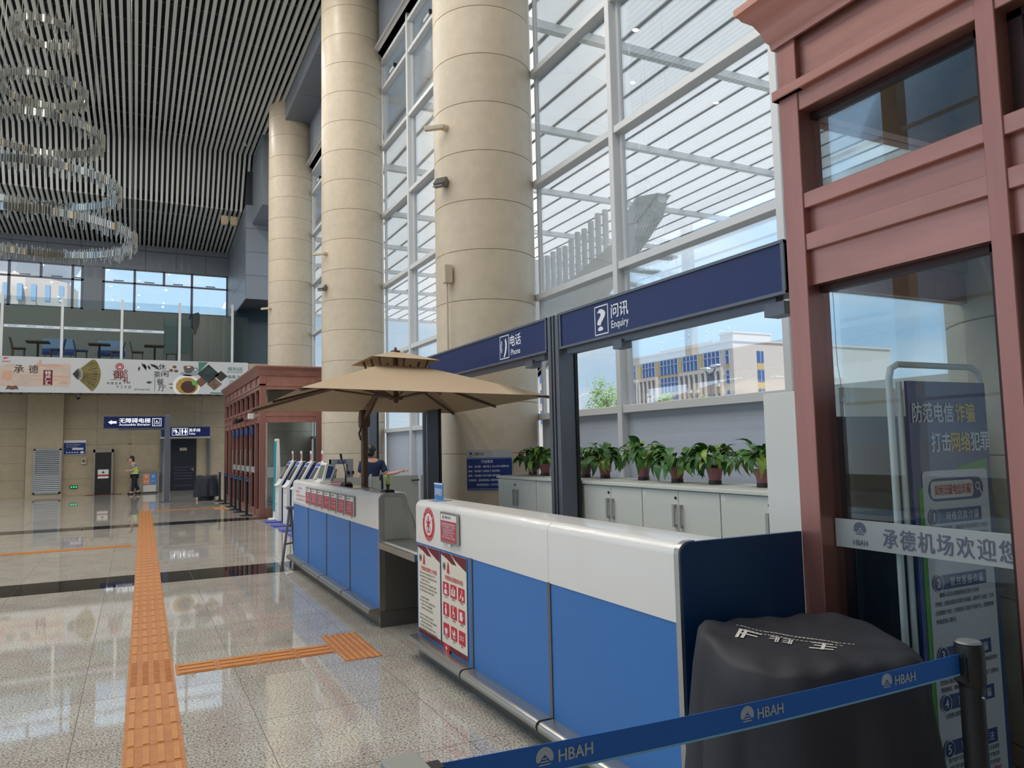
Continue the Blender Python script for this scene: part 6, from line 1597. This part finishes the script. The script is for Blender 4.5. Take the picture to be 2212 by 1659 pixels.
MB().tube([(4.50, 13.03, 1.01), (4.50, 12.98, 1.01), (4.62, 12.98, 1.015)], 0.014, 8).build('gate_handle', BLACKM, g_)
MB().box(4.68, 4.9, 13.03, 13.07, 0.05, 1.1).build('panel', GREYP, t)
MB().tube([(4.7, 13.0, 1.01), (4.8, 12.98, 1.01)], 0.014, 8).build('rail_end', BLACKM, t)
# stand legs visible left of the far counter
t = thing('folding_easel', 'grey folding easel leg standing behind the far counter end', 'easel', (1.9, 11.1, 0))
MB().tube([(1.86, 10.95, 0.0), (1.98, 11.05, 0.78)], 0.018, 6).build('leg', DKSTEEL, t); MB().tube([(2.08, 11.2, 0.0), (2.0, 11.06, 0.78)], 0.018, 6).build('leg', DKSTEEL, t)
MB().tube([(1.89, 10.98, 0.28), (2.05, 11.14, 0.28)], 0.014, 6).build('stretcher', DKSTEEL, t)
MB().box(1.94, 2.04, 11.0, 11.12, 0.76, 0.8).build('head', DKSTEEL, t)
# column mounted cameras and lamps
def col_pt(cy, ang, z, d=0.0): return Vector((COLX+(COLR+d)*math.cos(ang), cy+(COLR+d)*math.sin(ang), z))
def bullet(label, cy, z):
    a = math.radians(200); p = col_pt(cy, a, z); o = Vector((math.cos(a), math.sin(a), 0))
    t = thing('security_camera', label, 'camera', tuple(p), 'cameras on the stone columns')
    MB().cyl(p, p+o*0.06, 0.05, n=12).build('mount', CREAM, t)
    d = Vector((-0.75, 0.5, -0.05)).normalized(); q = p+o*0.07
    MB().tube([tuple(p+o*0.05), tuple(q)], 0.025, 8).build('arm', CREAM, t)
    MB().obox(q+d*0.12, d, d.cross(Vector((0,0,1))).normalized(), (0,0,1), 0.14, 0.035, 0.03).build('body', CREAM, t, bevel=0.006)
def flood(label, cy, z):
    a = math.radians(198); p = col_pt(cy, a, z); o = Vector((math.cos(a), math.sin(a), 0))
    t = thing('floodlight', label, 'floodlight', tuple(p), 'floodlights on the stone columns')
    MB().box(p.x-0.02, p.x+0.06, p.y-0.04, p.y+0.04, p.z-0.05, p.z+0.05).build('bracket', STEELD, t)
    MB().obox(p+o*0.09, (0.6,-0.8,0), (0.55,0.42,0.72), (-0.58,-0.43,0.69), 0.09, 0.075, 0.045).build('lamp_body', STEELD, t, bevel=0.01)
    MB().obox(p+o*0.135+Vector((0.01,0.01,-0.03)), (0.6,-0.8,0), (0.55,0.42,0.72), (-0.58,-0.43,0.69), 0.075, 0.06, 0.01).build('lamp_glass', GREYP, t)
for nme, cy in (('nearest stone column', COLY[1]), ('middle stone column', COLY[2])):
    bullet('cream bullet camera high on the ' + nme, cy, 6.08); flood('grey floodlight on the ' + nme, cy, 5.28)
bullet('cream bullet camera on the furthest stone column', COLY[3], 6.2)
t = thing('junction_box', 'cream junction box with conduit on the nearest stone column', 'box', tuple(col_pt(COLY[1], math.radians(204), 3.85)))
p = col_pt(COLY[1], math.radians(204), 3.98, 0.06); MB().box(p.x-0.07, p.x+0.05, p.y-0.05, p.y+0.05, p.z-0.14, p.z+0.12).build('case', CREAM, t, bevel=0.008)
MB().cyl((p.x-0.02, p.y, 2.5), (p.x-0.02, p.y, p.z-0.1), 0.016, n=8).build('conduit', CREAM, t)
# ================================================================== PEOPLE
def skin_obj(name, V, E, Rr, M, parent, sub=2):
    me = bpy.data.meshes.new(name); me.from_pydata([tuple(v) for v in V], E, [])
    o = bpy.data.objects.new('tmp', me); COL.objects.link(o)
    md = o.modifiers.new('skin', 'SKIN')
    for i, r in enumerate(Rr):
        r = r if isinstance(r, tuple) else (r, r)
        me.skin_vertices[0].data[i].radius = r
    me.skin_vertices[0].data[0].use_root = True
    sb = o.modifiers.new('sub', 'SUBSURF'); sb.levels = sub; sb.render_levels = sub
    dg = bpy.context.evaluated_depsgraph_get()
    nm = bpy.data.meshes.new_from_object(o.evaluated_get(dg)); nm.materials.clear(); nm.materials.append(M)
    nm.shade_smooth()
    bpy.data.objects.remove(o); bpy.data.meshes.remove(me)
    return link(name, nm, parent)
def head_mesh(name, c, f, parent, M, s=1.0):
    """head with face: skull, jaw, nose, ears; f is the facing direction"""
    f = Vector(f).normalized(); r = f.cross(Vector((0,0,1))).normalized(); c = Vector(c)
    mb = MB()
    def el(o, a, b, h, n=14, k=10):
        vs0 = MB().ball((0,0,0), 1, 1, 1, n, k)
        vs = [c + r*((o[0]+v[0]*a)*s) + f*((o[1]+v[1]*b)*s) + Vector((0,0,(o[2]+v[2]*h)*s)) for v in vs0.v]
        mb.add(vs, vs0.f)
    el((0, 0, 0.02), 0.074, 0.092, 0.105)
    el((0, 0.03, -0.045), 0.056, 0.062, 0.07)
    el((0, 0.098, -0.012), 0.012, 0.018, 0.022, 8, 6)
    el((0, 0.086, -0.058), 0.024, 0.012, 0.010, 8, 6)
    for q in (-1, 1):
        el((0.075*q, -0.005, -0.005), 0.012, 0.02, 0.03, 8, 6)
        el((0.03*q, 0.08, 0.012), 0.016, 0.012, 0.010, 8, 6)
    o = mb.build(name, M, parent, smooth=80)
    e = MB()
    for q in (-1, 1):
        vs0 = MB().ball((0,0,0), 1, 1, 1, 8, 6)
        e.add([c + r*((0.03*q+v[0]*0.010)*s) + f*((0.088+v[1]*0.006)*s) + Vector((0,0,(0.012+v[2]*0.006)*s)) for v in vs0.v], vs0.f)
    e.build('eyes', HAIR, o)
    return o
def hand(parent, w, d, upv, s=1.0):
    """palm with five separate bent fingers; w wrist, d pointing direction, upv back of hand"""
    w = Vector(w); d = Vector(d).normalized(); upv = Vector(upv); upv = (upv-d*upv.dot(d)).normalized(); sd = d.cross(upv)
    V = [w, w+d*0.045*s, w+d*0.085*s]; skin_obj('palm', V, [(0,1),(1,2)], [(0.018*s,0.024*s), (0.014*s,0.036*s), (0.012*s,0.036*s)], SKIN, parent, 2)
    for i, (off, L) in enumerate(((-0.028, 0.062), (-0.009, 0.074), (0.010, 0.068), (0.028, 0.052))):
        b = w+d*0.08*s+sd*off*s
        curl = (0.1, 0.35, 0.55, 0.7)[i]
        p1 = b+(d*math.cos(curl*0.4)-upv*math.sin(curl*0.4))*L*0.5*s; p2 = p1+(d*math.cos(curl)-upv*math.sin(curl))*L*0.3*s; p3 = p2+(d*math.cos(curl*1.5)-upv*math.sin(curl*1.5))*L*0.25*s
        skin_obj('finger', [b, p1, p2, p3], [(0,1),(1,2),(2,3)], [0.009*s, 0.0085*s, 0.008*s, 0.006*s], SKIN, parent, 1)
    b = w+d*0.03*s-sd*0.03*s
    skin_obj('thumb', [b, b+(d*0.6-sd*0.7)*0.035*s, b+(d*0.85-sd*0.55)*0.066*s], [(0,1),(1,2)], [0.011*s, 0.0095*s, 0.007*s], SKIN, parent, 1)
# woman in navy uniform behind the partition, back turned, right arm out over the gate
P = Vector((3.92, 13.62, 0))
t = thing('person', 'person in a navy uniform with a hair bun reaching over the low partition', 'person', tuple(P))
def W(x, y, z): return P+Vector((x, y, z))
V = [W(0,0,0.90), W(0,0,1.05), W(0,-0.01,1.22), W(0,-0.01,1.34), W(0,0.0,1.43), W(0.17,-0.02,1.33), W(0.215,-0.06,1.22), W(0.24,-0.10,1.12), W(0.40,-0.16,1.135), W(0.50,-0.18,1.165),
     W(-0.17,0,1.33), W(-0.21,0.02,1.1), W(-0.19,0.12,0.92), W(0.09,0,0.82), W(0.1,0.01,0.46), W(0.1,0,0.07), W(-0.09,0,0.82), W(-0.1,0.01,0.46), W(-0.1,0,0.07), W(0.1,0.12,0.04), W(-0.1,0.12,0.04)]
E = [(0,1),(1,2),(2,3),(3,4),(3,5),(5,6),(6,7),(7,8),(8,9),(3,10),(10,11),(11,12),(0,13),(13,14),(14,15),(0,16),(16,17),(17,18),(15,19),(18,20)]
Rr = [(0.15,0.11),(0.13,0.10),(0.15,0.105),(0.12,0.09),0.048,0.06,0.045,0.04,0.034,0.026,0.06,0.042,0.032,0.085,0.058,0.04,0.085,0.058,0.04,0.035,0.035]
skin_obj('body', V, E, Rr, SKIN, t)
skin_obj('blouse', [W(0,0,0.92), W(0,0,1.06), W(0,-0.01,1.22), W(0,-0.01,1.345), W(0,0,1.395), W(0.18,-0.02,1.325), W(0.222,-0.07,1.20), W(0.236,-0.09,1.15), W(-0.18,0,1.325), W(-0.205,0.0,1.22), W(-0.21,0.01,1.15)],
         [(0,1),(1,2),(2,3),(3,4),(3,5),(5,6),(6,7),(3,8),(8,9),(9,10)], [(0.17,0.125),(0.15,0.118),(0.17,0.122),(0.14,0.105),0.055,(0.076,0.076),0.062,0.062,0.076,0.062,0.06], NAVYC, t)
MB().cyl(W(0.236,-0.092,1.148), W(0.240,-0.097,1.140), 0.056, n=16).build('sleeve_piping', NAVYT, t)
skin_obj('skirt', [W(0,0,0.96), W(0,0,0.75), W(0,0,0.5)], [(0,1),(1,2)], [(0.165,0.125),(0.18,0.135),(0.17,0.13)], NAVYC, t)
for q in (-1, 1): MB().box(P.x+0.1*q-0.04, P.x+0.1*q+0.04, P.y-0.06, P.y+0.17, 0, 0.06).build('shoe', SHOE, t, bevel=0.015)
hd = head_mesh('head', W(0.01, 0.01, 1.535), (0.75, 0.62, 0), t, SKIN)
mb = MB()
f = Vector((0.75, 0.62, 0)).normalized(); r_ = f.cross(Vector((0,0,1)))
def hl(o, a, b, h):
    v0 = MB().ball((0,0,0), 1, 1, 1, 18, 12)
    c = W(0.01, 0.01, 1.535); mb.add([c + r_*(o[0]+v[0]*a) + f*(o[1]+v[1]*b) + Vector((0,0,o[2]+v[2]*h)) for v in v0.v], v0.f)
hl((0, -0.016, 0.038), 0.086, 0.098, 0.102); hl((0, -0.105, -0.025), 0.062, 0.052, 0.055); hl((0, -0.05, -0.03), 0.075, 0.06, 0.06)
mb.build('hair', HAIR, hd, smooth=80)
MB().tube([tuple(W(0.01,0.01,1.545)+r_*0.07+f*0.02), tuple(W(0.01,0.01,1.548)+r_*0.055+f*0.1), tuple(W(0.01,0.01,1.548)-r_*0.055+f*0.1)], 0.003, 5).build('glasses', STEELD, hd)
hand(t, W(0.50,-0.18,1.165), (0.93, -0.12, 0.2), (0, -0.2, 1))
# cleaner walking by the far wall
P = Vector((-0.06, 33.35, 0))
t = thing('person', 'person in a yellow hi-vis vest and dark trousers walking by the far wall', 'person', tuple(P))
V = [W(0.04,0,0.80), W(0.03,0,0.95), W(0.0,0,1.12), W(-0.03,0,1.20), W(-0.06,0,1.28), W(-0.03,-0.16,1.17), W(0.0,-0.19,0.96), W(-0.19,-0.16,0.93), W(-0.03,0.16,1.17), W(0.0,0.19,0.96), W(-0.19,0.12,0.93),
     W(0.03,-0.08,0.74), W(0.0,-0.09,0.42), W(-0.04,-0.09,0.07), W(0.05,0.08,0.74), W(0.06,0.09,0.42), W(0.2,0.09,0.1), W(-0.17,-0.09,0.035), W(0.1,0.09,0.04)]
E = [(0,1),(1,2),(2,3),(3,4),(3,5),(5,6),(6,7),(3,8),(8,9),(9,10),(0,11),(11,12),(12,13),(0,14),(14,15),(15,16),(13,17),(16,18)]
Rr = [(0.13,0.11),(0.12,0.11),(0.13,0.11),(0.11,0.09),0.045,0.06,0.045,0.03,0.06,0.045,0.03,0.08,0.055,0.04,0.08,0.055,0.04,0.035,0.035]
skin_obj('body', V, E, Rr, SKIN, t)
skin_obj('shirt', [W(0.04,0,0.82), W(0.03,0,0.95), W(0,0,1.12), W(-0.03,0,1.21), W(-0.03,-0.17,1.165), W(-0.005,-0.195,1.02), W(-0.03,0.17,1.165), W(-0.005,0.195,1.02)], [(0,1),(1,2),(2,3),(3,4),(4,5),(3,6),(6,7)],
         [(0.14,0.12),(0.135,0.12),(0.145,0.12),(0.12,0.095),0.075,0.062,0.075,0.062], SHIRT, t)
skin_obj('vest', [W(0.04,0,0.74), W(0.03,0,0.86), W(0.03,0,1.0), W(0.015,0,1.12)], [(0,1),(1,2),(2,3)], [(0.155,0.13),(0.155,0.135),(0.155,0.132),(0.12,0.1)], HIVIS, t)
for z in (0.80, 0.90): MB().lathe([(0.147, 0), (0.15, 0.005), (0.15, 0.035), (0.147, 0.04)], (P.x+0.035, P.y, z), 24).build('reflective_band', HIVISB, t)
skin_obj('trousers', [W(0.04,0,0.80), W(0.03,-0.085,0.72), W(0.0,-0.09,0.42), W(-0.035,-0.09,0.1), W(0.05,0.085,0.72), W(0.065,0.09,0.42), W(0.19,0.09,0.13)], [(0,1),(1,2),(2,3),(0,4),(4,5),(5,6)],
         [(0.14,0.12),(0.1,0.095),0.075,0.065,(0.1,0.095),0.075,0.065], TROUS, t)
MB().box(P.x-0.2, P.x+0.02, P.y-0.13, P.y-0.05, 0, 0.07).build('shoe', SHOE, t, bevel=0.02); MB().box(P.x+0.06, P.x+0.27, P.y+0.05, P.y+0.13, 0, 0.08).build('shoe', SHOE, t, bevel=0.02)
hd = head_mesh('head', W(-0.085, 0, 1.375), (-1, -0.1, -0.1), t, SKIN)
f = Vector((-1, -0.1, 0)).normalized(); r_ = f.cross(Vector((0,0,1))); mb = MB()
v0 = MB().ball((0,0,0), 1, 1, 1, 16, 10); c = W(-0.085, 0, 1.375)
mb.add([c + r_*(v[0]*0.088) + f*(-0.022+v[1]*0.098) + Vector((0,0,0.045+v[2]*0.1)) for v in v0.v], v0.f)
mb.add([c + r_*(v[0]*0.075) + f*(-0.06+v[1]*0.06) + Vector((0,0,-0.03+v[2]*0.06)) for v in v0.v], v0.f)
mb.build('hair', HAIR, hd, smooth=80)
hand(t, W(-0.19,-0.16,0.93), (-1, 0.2, 0), (0, 0, 1)); hand(t, W(-0.19,0.12,0.93), (-1, -0.3, 0.1), (0, 0, 1))
